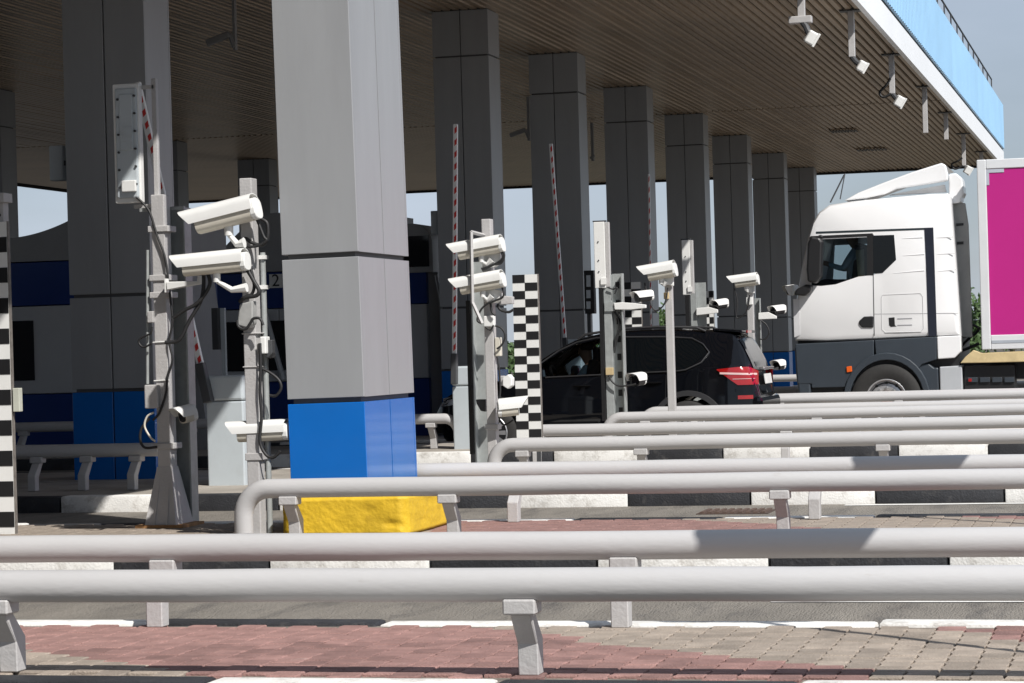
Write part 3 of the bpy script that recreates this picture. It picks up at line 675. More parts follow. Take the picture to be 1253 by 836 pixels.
bullet('upper big tilted white camera on the pole left of the blue based column', (219.5, 259.5), (309, 236.5), Y2 - .16, 33, mount=(299, 297))
bullet('lower big white camera between the two left poles', (209, 312.5), (299, 303.5), Y2 - .16, 28, mount=(302, 352))
# arm from the left pole to the lower camera
ab = thing('camera_bracket', 'white tapered bracket arm reaching right from the left box pole', 'bracket', P(206, 350, Yp - .05))
part('arm', MB().prism([P(203, 345, Yp - .1), P(243, 344, Yp - .1), P(246, 347, Yp - .1), P(204, 355, Yp - .1)], (0, .06, 0)), M_white, ab, bevel=.004, seg=1)
part('joint', MB().cyl(P(246, 338, Yp - .1), P(245, 347, Yp - .1), .022, n=10), M_white, ab, smooth=40)
part('wall_plate', MB().bb(P(201, 341, Yp - .1), P(207, 358, Yp - .04)), M_white, ab)
mb = MB(); pxcable(mb, [(252, 330), (257, 345), (252, 358), (240, 372), (225, 380), (212, 389)], Y2 - .1, .012); pxcable(mb, [(249, 332), (249, 352), (245, 370), (232, 392), (220, 415), (208, 419), (202, 419)], Y2 - .08, .012)
part('cable', mb, M_rubber, ab, smooth=60)
bullet('long white camera low on the pole, level and pointing left', (277, 516), (351, 512.5), Y2 + .06, 26, dY=.0)

# ---- striped board at the left edge
Yb = 14.35
def board(name, label, xs, ytop, ybot, pxpitch, Y, cols, first_black, ypost=None, th=.03):
    """checkered or striped gauge board; every field is its own piece"""
    zb, zt_ = P(xs[1], ybot, Y).z, P(xs[1], ytop, Y).z
    ym = (ytop + ybot) / 2; x0, x1 = P(xs[0], ym, Y).x, P(xs[1], ym, Y).x
    t = thing(name, label, 'gauge board', ((x0 + x1) / 2, Y, zb), 'black and white gauge boards')
    part('backing', MB().bb((x0, Y, zb - .12), (x1, Y + th, zt_)), M_white, t)
    part('edge_strip', MB().bb((x1, Y + .002, zb - .12), (x1 + .007, Y + th + .002, zt_ + .003)), M_edge, t)
    pz = (zt_ - zb) / round((ybot - ytop) / pxpitch); n = round((zt_ - zb) / pz); cw = (x1 - x0) / cols
    for i in range(n):
        for c in range(cols):
            if ((i + c) % 2 == 0) == first_black:
                z = zt_ - i * pz
                part('black_field', MB().bb((x0 + c * cw + .0005, Y - .003, z - pz), (x0 + (c + 1) * cw - .0005, Y, z)), M_black, t)
    for lx in (x0 + .03, x1 - .05):
        part('leg', MB().bb((lx, Y + .002, .0), (lx + .035, Y + th - .002, zb - .12)), M_dgrey, t)
    return t, x0, x1, zt_
tb, x0, x1, zt_ = board('gauge_board', 'black and white striped board cut by the left edge of the picture', (-20.5, 12.8), 271, 645, 18.6, Yb, 1, False)
part('top_post', MB().bb((x1 - .24, Yb + .032, zt_ - .3), (x1 - .035, Yb + .11, zt_ + .17)), M_post, tb, bevel=.004)
part('top_cap', MB().bb((x1 - .26, Yb - .01, zt_ + .125), (x1 - .008, Yb + .115, zt_ + .185)), M_post, tb, bevel=.004)
part('bolt_hole', MB().cyl((x1 - .062, Yb + .025, zt_ + .045), (x1 - .062, Yb + .033, zt_ + .045), .011, n=12), M_black, tb)
part('tag_box', pxbox(MB(), 15.5, 475, 23.5, 504, Yb - .01, .05), mat('tag_grey', (.48, .49, .42), .5), tb, bevel=.004)

# ---- barriers
def barrier(label, x0, x1, ytop, ybot, Y, tip, root, nb, wpx=7.5):
    c = P((x0 + x1) / 2, ybot, Y); t = thing('barrier_gate', label, 'barrier', (c.x, Y, c.z), 'barrier gates with raised booms')
    a, b = P(x0, (ytop + ybot) / 2, Y).x, P(x1, (ytop + ybot) / 2, Y).x; zt_, zb = P(x1, ytop, Y).z, c.z
    part('cabinet', MB().bb((a, Y, zb), (b, Y + .38, zt_ - .22)), M_cab, t, bevel=.012)
    part('lid', MB().bb((a - .006, Y - .008, zt_ - .214), (b + .006, Y + .388, zt_)), M_cab, t, bevel=.02)
    r_ = P(root[0], root[1], Y - .06); tp = P(tip[0], tip[1], Y - .06)
    d = (tp - r_); L = d.length; d.normalize(); sdv = Vector((0, 1, 0)).cross(d).normalized(); w2 = (P(100, 0, Y) - P(100 + wpx, 0, Y)).length / 2
    Mx = Matrix((sdv, Vector((0, 1, 0)), d)).transposed()
    bm_ = part('boom', MB().box((r_ + tp) / 2, (w2 * 2, .035, L), Mx), M_bwhite, t, bevel=.006, seg=1)
    for i in range(nb):
        u = (i + .5) / nb * L; cpt = r_ + d * u; h = L / nb * .46; sk = h * .22; lo = w2 * -.25; hi = w2 * .8
        q = [cpt + Mx @ Vector(v) for v in ((lo, -.0185, -h / 2 - sk), (hi, -.0185, -h / 2 + sk), (hi, -.0185, h / 2 + sk), (lo, -.0185, h / 2 - sk))]
        part('red_mark', MB().prism(q, (0, -.0015, 0)), M_bred, bm_)
    part('boom_clamp', MB().box(r_ - d * .04, (w2 * 2.6, .08, .34), Mx), M_dgrey, t, bevel=.006, seg=1)
    return t
barrier('grey barrier cabinet with boom leaning far left, behind the two left poles', 253, 298, 459, 597, 19.6, (168, 101), (249, 463), 24, 8)
barrier('grey barrier cabinet with upright striped boom right of the blue based column', 554, 580, 448, 551, 26.1, (557.5, 152), (556, 447), 20, 5)
barrier('barrier behind the black car with striped boom leaning slightly left', 690, 712, 415, 500, 32.3, (674, 176), (692, 425), 19, 3.8)
barrier('far barrier boom seen edge on between the dark columns', 790, 810, 415, 480, 38.2, (794, 213), (797, 420), 16, 2.2)

# ---- sign post seen edge-on in front of far booth
Ys = 26.9
pn = thing('signal_post', 'thin dark signal housing on a pale post in the shaded background', 'signal', P(268, 460, Ys))
part('housing', pxbox(MB(), 259, 377, 267, 428, Ys, .1), M_dgrey, pn, bevel=.006)
part('post', pxbox(MB(), 270.5, 377, 275.5, 470, Ys + .03, .05), M_cab, pn)

# ---- pole 3 with two cameras in the middle
Y3 = 20.0
t3 = thing('equipment_pole', 'grey square pole with two cameras and boxes beside the checkered post', 'pole', (P(600, 567, Y3).x, Y3, .13), 'equipment poles')
x0, x1 = P(593.5, 440, Y3).x, P(604.5, 440, Y3).x
part('shaft', MB().bb((x0, Y3, .13), (x1, Y3 + .10, P(595, 268, Y3).z)), M_post, t3, bevel=.006)
part('foot_plate', MB().bb((x0 - .08, Y3 - .06, .131), (x1 + .08, Y3 + .16, .15)), M_post, t3)
mb = MB(); Yq = Y3 - .22
mb.tube([P(576.5, 284, Yq), P(578, 370, Yq), P(590, 396, Yq)], .016, 4); mb.tube([P(576.5, 284, Yq), P(592, 288, Y3)], .016, 4)
part('frame_bar', mb, M_post, t3)
part('junction_box', pxbox(MB(), 591.5, 386.5, 604.5, 400, Y3 - .06, .06), M_white, t3, bevel=.008)
part('clamp', MB().bb((x0 - .012, Y3 - .01, P(600, 526, Y3).z), (x1 + .02, Y3 + .11, P(600, 519, Y3).z)), M_post, t3, bevel=.003, seg=1)
part('lamp_arm', pxbox(MB(), 611, 460, 617, 472, Y3 + .05, .06), M_post, t3, bevel=.006)
part('sensor', pxprism(MB(), [(615, 463), (622, 458), (626, 463), (626, 472), (621, 476), (615, 472)], Y3 + .02, .1), M_white, t3, bevel=.006)
part('cream_box', pxbox(MB(), 605.5, 413, 612, 436, Y3 + .01, .07), M_cream, t3, bevel=.006)
part('motor_box', pxprism(MB(), [(590, 312), (600, 309), (612, 310), (613, 320), (604, 327), (590, 328)], Y3 - .10, .09), M_white, t3, bevel=.006)
part('motor_box', pxprism(MB(), [(592, 356), (602, 354), (614, 356), (614, 364), (606, 371), (592, 370)], Y3 - .10, .09), M_white, t3, bevel=.006)
part('arm_box', pxprism(MB(), [(606, 366), (617, 362), (627, 363), (627, 372), (610, 373)], Y3 + .02, .07), M_post, t3, bevel=.006)
mb = MB()
pxcable(mb, [(612, 300), (617, 312), (613, 322), (604, 324), (590, 331)], Y3 - .13, .010)
pxcable(mb, [(612, 303), (615, 315), (608, 322), (596, 327), (589, 329)], Y3 - .13, .010)
pxcable(mb, [(613, 347), (616, 362), (606, 368), (596, 372), (588, 380), (584, 392), (590, 396)], Y3 - .12, .009)
pxcable(mb, [(600, 370), (602, 382), (606, 386)], Y3 - .09, .010)
pxcable(mb, [(609, 372), (612, 379), (622, 382), (628, 379)], Y3 + .02, .012)
pxcable(mb, [(604, 398), (614, 402), (618, 412), (614, 422), (608, 427)], Y3 - .02, .009)
pxcable(mb, [(608, 436), (611, 455), (612, 480), (609, 500), (612, 515), (618, 520), (628, 514)], Y3 - .01, .008)
pxcable(mb, [(604, 398), (600, 404), (594, 400)], Y3 - .07, .008)
part('cable', mb, M_rubber, t3, smooth=60)
bullet('upper tilted camera on the pole beside the checkered post', (546.5, 298.5), (612, 286.5), Y3 - .12, 22, mount=(602, 318))
bullet('lower tilted camera on the pole beside the checkered post', (549, 341), (613, 329.5), Y3 - .12, 22, mount=(602, 362))
bullet('white camera box pointing away left of the checkered post', (647, 484), (610, 488), Y3 - .05, 22, dY=-.05)
ch = thing('channel_post', 'galvanised channel post with black strip left of the middle camera pole', 'post', (P(582, 565, 20.3).x, 20.3, .13), 'galvanised channel posts')
a, b = P(578, 440, 20.3).x, P(593, 440, 20.3).x; z1 = P(585, 320, 20.3).z
part('web', MB().bb((a, 20.4, .13), (b, 20.41, z1)), M_galv, ch)
part('flange', MB().bb((a, 20.3, .13), (a + .01, 20.4, z1)), M_galv, ch)
part('black_strip', MB().bb((P(572.5, 440, 20.3).x, 20.28, P(572, 556, 20.3).z), (P(577.5, 440, 20.3).x, 20.36, P(572, 368, 20.3).z)), M_black, ch)
part('floodlight', pxprism(MB(), [(582, 489), (594, 489), (594, 504), (588, 503), (583, 494)], 20.1, .12), M_dgrey, ch, bevel=.006)
# ---- checkered post
board('gauge_board', 'tall black and white checkered post in front of the car bonnet', (629.5, 660), 335.5, 535, 10.1, 20.9, 2, True)

# ---- island 3 display + channel
Y4 = 26.6
t4 = thing('channel_post', 'galvanised channel post with black strip in front of the black car', 'post', (P(745, 510, Y4).x, Y4, .13), 'galvanised channel posts')
a, b, c = P(740.5, 440, Y4).x, P(750, 440, Y4).x, P(764, 440, Y4).x
part('shaft', MB().bb((a, Y4, .13), (b, Y4 + .09, P(745, 336, Y4).z)), M_galv, t4, bevel=.004, seg=1)
part('web', MB().bb((b + .002, Y4 + .08, .13), (c, Y4 + .095, P(750, 335, Y4).z)), M_galv, t4)
part('flange', MB().bb((c - .012, Y4 - .02, .13), (c, Y4 + .08, P(750, 335, Y4).z)), M_galv, t4)
for yy in range(345, 510, 22): part('slot', MB().bb((b + .035, Y4 + .076, P(752, yy + 8, Y4).z), (b + .08, Y4 + .081, P(752, yy, Y4).z)), M_black, t4)
part('black_strip', MB().bb((P(735.5, 440, Y4).x, Y4 - .03, P(737, 515, Y4).z), (P(740, 440, Y4).x, Y4 + .05, P(737, 352, Y4).z)), M_black, t4)
part('clamp', MB().bb((P(740, 372, Y4).x, Y4 - .02, P(745, 381, Y4).z), (P(752, 372, Y4).x, Y4 + .11, P(745, 370, Y4).z)), M_galv, t4)
part('tan_box', pxbox(MB(), 741, 450, 750, 459, Y4 - .05, .05), M_tanbox, t4, bevel=.004)
part('arm', pxprism(MB(), [(751, 371), (760, 370), (776, 371), (790, 373), (790, 377), (772, 379), (752, 379)], Y4 - .04, .06), M_white, t4, bevel=.006)
mb = MB(); pxcable(mb, [(745, 459), (748, 466), (756, 472), (768, 472), (778, 470)], Y4 - .05, .010)
pxcable(mb, [(744, 352), (750, 354), (755, 352), (752, 360)], Y4 - .03, .008); pxcable(mb, [(750, 378), (757, 392), (756, 410), (752, 425)], Y4 + .02, .012); pxcable(mb, [(757, 382), (761, 400), (754, 412), (752, 432)], Y4 + .0, .010)
part('cable', mb, M_rubber, t4, smooth=60)
def tallpanel(label, x0, x1, y0, y1, Y):
    a, b = P(x0, (y0 + y1) / 2, Y).x, P(x1, (y0 + y1) / 2, Y).x; z0, z1 = P(x0, y1, Y).z, P(x0, y0, Y).z
    t = thing('display_panel', label, 'display', ((a + b) / 2, Y, z0), 'tall display panels seen from behind')
    part('case', MB().bb((a, Y - .02, z0), (a + (b - a) * .72, Y + .03, z1)), M_white, t, bevel=.006)
    part('side', MB().bb((a + (b - a) * .73, Y - .01, z0 + .01), (b, Y + .05, z1 - .005)), M_post, t, bevel=.004, seg=1)
    part('top_hook', MB().bb((a - .01, Y - .01, z1), (b - .03, Y + .03, z1 + .016)), M_dgrey, t)
    for f_ in (.25, .42, .7): part('screw', MB().cyl((a + .05, Y - .03, z0 + (z1 - z0) * f_), (a + .05, Y - .018, z0 + (z1 - z0) * f_), .008, n=8), M_dgrey, t)
    part('terminal_box', MB().bb((a + .07, Y - .04, z0 + .04), (a + .13, Y - .018, z0 + .11)), M_white, t)
tallpanel('tall white display panel above the channel post near the car roof', 727.5, 746, 272, 353, Y4)
tallpanel('tall white display panel farther right behind the car roof', 835, 848.5, 294, 361, 32.6)
bullet('small white camera facing left on an arm above the car roof', (773, 357), (795, 354.5), Y4, 13, dY=.22, body_m=M_black)
bullet('small white camera low in front of the car door', (771, 457), (784, 455), Y4 - .05, 16, dY=.25, body_m=M_black)
# far dark display with graphics
Yd = 32.4
t = thing('lane_display', 'dark lane display with pale symbols left of the tall panel', 'display', P(721, 383, Yd))
part('case', pxbox(MB(), 715, 331, 727, 384, Yd, .12), M_black, t, bevel=.006)
for (y0, y1) in ((337, 351), (355, 365), (369, 378)):
    part('symbol', pxbox(MB(), 717.5, y0, 722.5, y1, Yd - .004, .003), mat('symbol_grey', (.45, .48, .5), .5), t)
part('post', pxbox(MB(), 719, 384, 723, 440, Yd + .05, .06), M_dgrey, t)

# ---- white camera pole in front of the car
def camera_pole(label, clabel, xa_, xb__, ytop, Y, zb, front, rear, hpx, extra=None):
    x0, x1 = P(xa_, ytop + 80, Y).x, P(xb__, ytop + 80, Y).x
    t = thing('camera_pole', label, 'pole', ((x0 + x1) / 2, Y, zb), 'slim camera poles')
    part('shaft', MB().bb((x0, Y, zb), (x1, Y + .08, P(xa_, ytop, Y).z)), M_post, t, bevel=.005, seg=1)
    part('foot_plate', MB().bb((x0 - .06, Y - .06, zb), (x1 + .06, Y + .14, zb + .015)), M_post, t)
    r_ = P(rear[0] - 14, rear[1] + hpx + 6, Y - .05)
    part('bracket', pxprism(MB(), [(xa_ - 4, ytop - 2), (xb__, ytop), (xb__, ytop + 12), (xa_ - 3, ytop + 10)], Y - .04, .04), M_white, t, bevel=.004, seg=1)
    mb = MB(); pxcable(mb, [(front[0] + 10, front[1] + hpx), (front[0] + 13, ytop + 22), (xa_ - 14, ytop + 42), (xa_ - 2, ytop + 34), (xa_ + 2, ytop + 14)], Y - .07, .009)
    part('cable', mb, M_rubber, t, smooth=60)
    cam_ = bullet(clabel, front, rear, Y - .05, hpx, mount=(xa_ - 1, ytop + 6), wmul=1.1)
    return t
tp5 = camera_pole('slim pale pole standing in front of the rear door of the black car', 'white camera tilted down left above the black car roof', 815, 824, 338, 27.2, .13, (779, 326), (824, 318), 20)
part('tan_box', pxbox(MB(), 812, 358, 818, 366, 27.16, .05), M_tanbox, tp5, bevel=.004)
tp7 = camera_pole('slim pale pole behind the tail of the black car', 'white camera tilted down left beside the truck', 915.5, 923, 347, 32.6, .02, (889, 338), (926, 333), 15)
part('junction_box', pxbox(MB(), 913, 364, 920.5, 373, 32.55, .06), M_white, tp7, bevel=.006)
ch = thing('channel_post', 'galvanised channel post right of the pole behind the car tail', 'post', (P(928, 480, 33.0).x, 33.0, .02), 'galvanised channel posts')
a, b = P(923.5, 410, 33.0).x, P(931, 410, 33.0).x
part('web', MB().bb((a, 33.06, .02), (b, 33.07, P(925, 365, 33.0).z)), M_galv, ch); part('flange', MB().bb((b - .01, 33.0, .02), (b, 33.06, P(925, 365, 33.0).z)), M_galv, ch)
part('arm', pxprism(MB(), [(928, 383), (940, 382), (950, 387), (950, 390), (928, 391)], 32.95, .05), M_white, ch, bevel=.005)
part('arm', pxprism(MB(), [(931, 451), (946, 451), (952, 449), (952, 453), (931, 453)], 32.95, .04), M_dgrey, ch)
mb = MB(); pxcable(mb, [(931, 392), (938, 398), (941, 408), (936, 415), (930, 415)], 32.95, .010); part('cable', mb, M_rubber, ch, smooth=60)
bullet('small white camera on an arm left of the truck windscreen, upper one', (942, 374.5), (957, 372.5), 32.95, 11, dY=.25, body_m=M_black)
bullet('small white camera on a dark arm left of the truck bumper', (946, 441), (956, 439.5), 32.95, 12, dY=.2, body_m=M_black)
bullet('tiny white camera peeking out left of the truck mirror', (960, 349.5), (972, 348), 37.0, 12, dY=.2)
t8 = thing('channel_post', 'galvanised channel post under the farther tall panel', 'post', (P(850, 410, 33).x, 33.0, .02), 'galvanised channel posts')
part('shaft', MB().bb((P(846, 400, 33).x, 33, .02), (P(853, 400, 33).x, 33.08, P(850, 346, 33).z)), M_galv, t8)
part('web', MB().bb((P(853.2, 400, 33).x, 33.06, .02), (P(864, 400, 33).x, 33.075, P(850, 346, 33).z)), M_galv, t8)
part('black_strip', MB().bb((P(840, 400, 33).x, 32.95, .02), (P(845, 400, 33).x, 33.02, P(840, 362, 33).z)), M_black, t8)
part('arm', pxprism(MB(), [(852, 377), (868, 376), (878, 379), (878, 383), (852, 386)], 32.95, .06), M_white, t8, bevel=.006)
bullet('small white camera on an arm right of the farther tall panel', (871, 367.5), (886.5, 365), 32.95, 11.5, dY=.25, body_m=M_black)
board('gauge_board', 'checkered board right above the car roof between panel and camera', (761.5, 785), 345, 431, 8.6, 33.6, 2, True)
board('gauge_board', 'narrow checkered board behind the small camera above the car roof', (863, 873.5), 356, 428, 8.2, 39.0, 2, False)

# ---- cameras hanging from the canopy edge
def hanger(label, x, ytop, ybot, camdir=None, cx=None, cable=False, bx=False):
    top = PZ(x, ytop, ZC); Y = top.y
    t = thing('hanging_camera', label, 'camera', (top.x, Y, P(x, ybot, Y).z), 'cameras hanging from the canopy edge')
    zb = P(x, ybot, Y).z
    part('drop_tube', MB().bb((top.x - .045, Y - .045, zb), (top.x + .045, Y + .045, ZC + .03)), M_post, t, bevel=.005, seg=1)
    part('ceiling_plate', MB().bb((top.x - .16, Y - .1, ZC - .025), (top.x + .16, Y + .1, ZC - .008)), M_dgrey, t)
    if cx:
        sc_ = (P(0, 0, Y) - P(0, 100, Y)).length / 100
        cpt = P(cx[0], cx[1], Y - .1); s_ = cx[2] * sc_
        Mx = Matrix.Rotation(rad(32), 3, 'Y') @ Matrix.Rotation(rad(20), 3, 'Z')
        part('housing', MB().box(cpt, (s_ * .72, s_ * .8, s_), Mx), M_white, t, bevel=.02)
        part('visor', MB().box(cpt + Mx @ Vector((s_ * .40, 0, 0)), (.03, s_ * .9, s_ * 1.1), Mx), M_white, t, bevel=.006)
        part('joint', MB().tube([(top.x, Y, zb), (top.x + .06, Y - .05, zb - .08), cpt], .04, 8), M_dgrey, t, smooth=40)
    if bx: part('cross_bar', MB().bb((top.x - .16, Y - .06, zb - .03), (top.x + .13, Y + .06, zb + .06)), M_post, t, bevel=.01)
    if cable:
        mb = MB(); pxcable(mb, [(x - 1, ytop + 30), (x - 6, (ytop + ybot) / 2 + 14), (x - 14, ybot - 2), (x - 10, ybot + 4), (x, ybot)], Y - .06, .022); part('cable', mb, M_rubber, t, smooth=60)
    return t
hanger('camera on cross bar hanging highest at the top edge', 979, -45, 26, cx=(992, 46, 15), bx=True)
hanger('second hanging camera from the top, near the white edge', 1041, 12, 70, cx=(1054, 81, 12))
hanger('third hanging camera with looping cable', 1090.5, 66, 115, cx=(1100, 124, 12), cable=True)
hanger('bare hanging tube right of the looping cable camera', 1131, 105, 163)
hanger('short bare hanging tube second right of the looping cable camera', 1157, 137, 171)
hanger('hanging camera just above the truck roof deflector', 1178.5, 163, 203, cx=(1184, 208, 9), cable=True)
hanger('short hanging tube above the trailer corner', 1200.5, 185, 212)
def dimcam(label, x, ytop, ybot, Y, front, rear, hpx):
    t = thing('hanging_camera', label, 'camera', P(x, ybot, Y), 'dim cameras hanging inside the canopy')
    part('drop_tube', MB().bb((P(x - 1.5, ybot, Y).x, Y, P(x, ybot, Y).z), (P(x + 1.5, ybot, Y).x, Y + .08, ZC)), M_boothg, t)
    a = P(front[0], front[1], Y); b = P(rear[0], rear[1], Y); hz = (P(0, 0, Y) - P(0, hpx, Y)).length
    d = (a - b).normalized(); up = Vector((0, 1, 0)).cross(d).normalized(); Mx = Matrix((d, Vector((0, 1, 0)), up)).transposed()
    part('housing', MB().box((a + b) / 2, ((a - b).length, hz, hz), Mx), M_boothg, t, bevel=.02)
    part('arm', MB().tube([b, P(x, ybot - 3, Y)], .03, 6), M_boothg, t)
dimcam('dim camera hanging in the dark left ceiling', 286.5, 14, 61, 30.0, (253, 53), (281, 42), 8)
dimcam('dim camera hanging beside the column behind the raised boom', 647, 142, 172, 45.0, (624, 166), (643, 159), 5)
dimcam('dim camera hanging right of the slanting boom column', 725, 170, 197, 51, (722, 194), (727, 190), 3)

# ================================================================== SIGNAL POSTS right of the view
for (k, Xp, Yp_, lb) in ((0, -.2, 8.55, 'signal post with box head standing beyond the right edge on the nearest island'), (1, -.25, 14.2, 'signal post with box head standing beyond the right edge on the second island')):
    s_ = (Vector((-1.40 if k == 0 else -1.45, 9.45 if k == 0 else 15.1, .47)))
    tt = 2.05; hd = s_ + Vector((.75, -.64, 1.0)) * tt
    t = thing('signal_post', lb, 'signal', (hd.x, hd.y, .13), 'signal posts beyond the right edge')
    part('post', MB().tube([(hd.x, hd.y, .13), (hd.x, hd.y, hd.z)], .022, 10), M_post, t, smooth=50)
    part('head', MB().box(hd, (.62, .16, .16)), M_white, t, bevel=.03)
    part('hood', MB().box(hd + Vector((0, -.1, .02)), (.5, .05, .1)), M_dgrey, t, bevel=.01)

# ================================================================== BLACK CAR
def lerp_tab(tab, s):
    for (a, va), (b, vb) in zip(tab[:-1], tab[1:]):
        if s <= b:
            u = 0 if b == a else (s - a) / (b - a); u = max(0, min(1, u)); return va + (vb - va) * u
    return tab[-1][1]
def sm(tab):
    xs = [a for a, _ in tab]
    def f(s):
        w_ = 0; acc = 0
        for k in range(-4, 5):
            ww = 5 - abs(k); acc += ww * lerp_tab(tab, min(max(s + k * .022, xs[0]), xs[-1])); w_ += ww
        return acc / w_
    return f
GC = -.15; CARX = P(523.5, 490, 29.0).x; CARL = P(925, 485, 29.0).x - CARX; CYc = 29.92
ztop = sm([(0, .60), (.06, .74), (.2, .84), (.55, .93), (1.05, 1.01), (1.2, 1.06), (1.55, 1.30), (1.9, 1.47), (2.3, 1.545), (2.8, 1.57), (3.3, 1.56), (3.7, 1.53), (3.97, 1.49), (4.03, 1.45), (4.15, 1.24), (4.235, 1.06), (4.27, .98), (4.30, .60)])
zbelt = sm([(0, .52), (.06, .66), (.2, .77), (.55, .86), (1.05, .94), (1.2, .97), (2.0, 1.0), (3.0, 1.04), (3.6, 1.09), (3.95, 1.10), (4.18, 1.04), (4.27, .93), (4.30, .55)])
wmid = sm([(0, .60), (.06, .72), (.2, .81), (.5, .88), (1.0, .90), (2.5, .905), (3.6, .90), (4.0, .87), (4.18, .82), (4.26, .76), (4.30, .68)])
wtop = sm([(0, .50), (.06, .58), (.2, .62), (.55, .66), (1.05, .70), (1.5, .66), (1.9, .60), (2.8, .60), (3.5, .58), (3.95, .56), (4.1, .60), (4.22, .64), (4.30, .56)])
SCL = CARL / 4.30
def csec(s, v):
    """v 0..1 from sill to roof centre -> (halfwidth, z)"""
    zt_, zb, wm, wt = ztop(s), zbelt(s), wmid(s), wtop(s); zb = min(zb, zt_ - .03)
    low = .24 + (.10 if s < .15 or s > 4.15 else 0)
    key = [(0, wm * .80, low), (.06, wm * .955, low + .05), (.14, wm * .985, low + .14), (.28, wm, min(.56, zb - .1)), (.40, wm * .99, min(.74, zb - .05)), (.45, wm * .965, zb - .06), (.5, wm * .95, zb),
           (.8, wt + .035, zt_ - .075), (.86, wt - .02, zt_ - .022), (.92, wt * .72, zt_ - .004), (1.0, 0, zt_)]
    for (a, wa, za), (b, wb, zb_) in zip(key[:-1], key[1:]):
        if v <= b: u = (v - a) / (b - a); return wa + (wb - wa) * u, za + (zb_ - za) * u
    return 0, zt_
def cpt(s, v, side, off=0.0):
    wv, z = csec(s, v); return Vector((CARX + s * SCL, CYc + side * (wv + off), GC + z))
def side_w(s, z, off=.004):
    lo, hi = 0.0, .86
    for _ in range(22):
        m = (lo + hi) / 2
        if csec(s, m)[1] < z: lo = m
        else: hi = m
    return csec(s, lo)[0] + off
SRW, SFW = (P(841, 500, 29.0).x - CARX) / SCL, .82
ZW = .345; RW = .345
def fwin(s):          # front door window limits
    return (1.02 + .02 * (s - 1.35), min(1.475, ztop(s) - .085 if s < 2.5 else 1.46)) if 1.30 < s < 2.32 else None
def skipf(u, v, side):
    s = u * 4.30
    wv, z = csec(s, v)
    if v < .5:
        for sw in (SFW, SRW):
            if (s - sw) ** 2 * SCL ** 2 + (z - ZW) ** 2 < (RW + .065) ** 2: return True
    f_ = fwin(s)
    if f_ and .5 <= v <= .83 and f_[0] < z < f_[1]: return True
    # windscreen
    if v > .83 and 1.16 < s < 1.84: return True
    return False
car = thing('parked_car', 'black compact SUV waiting at the toll lane, tail towards the right', 'car', (CARX + CARL / 2, CYc, GC))
mb = MB()
for side in (-1, 1):
    mb.grid(lambda u, v, sd_=side: cpt(u * 4.30, v, sd_), 172, 50, flip=(side == 1), skip=lambda u, v, sd_=side: skipf(u, v, sd_))
# tail closing
mb.grid(lambda u, v: Vector((CARX + CARL + .012 * math.sin(math.pi * v) * (1 - abs(2 * u - 1)), CYc + (2 * u - 1) * csec(4.30, v)[0], GC + csec(4.30, v)[1])), 12, 20)
body = part('body', mb, M_carp, car, smooth=38)
b = bmesh.new(); b.from_mesh(body.data); bmesh.ops.remove_doubles(b, verts=b.verts, dist=.0008); b.to_mesh(body.data); b.free()
def patch(name, s0, s1, zlo, zhi, m, side=-1, off=.005, nu=24, nv=8, parent=None, sm_=40, label=None):
    fn = lambda u, v: (lambda s, z: Vector((CARX + s * SCL, CYc + side * side_w(s, z, off), GC + z)))(s0 + (s1 - s0) * u, zlo(s0 + (s1 - s0) * u) + (zhi(s0 + (s1 - s0) * u) - zlo(s0 + (s1 - s0) * u)) * v)
    return part(name, MB().grid(fn, nu, nv, flip=(side == 1)), m, parent or car, smooth=sm_, recalc=False, label=label)
M_cg = glass('car_window_glass', .75)
gtop = lambda s: min(1.478, ztop(s) - .082)
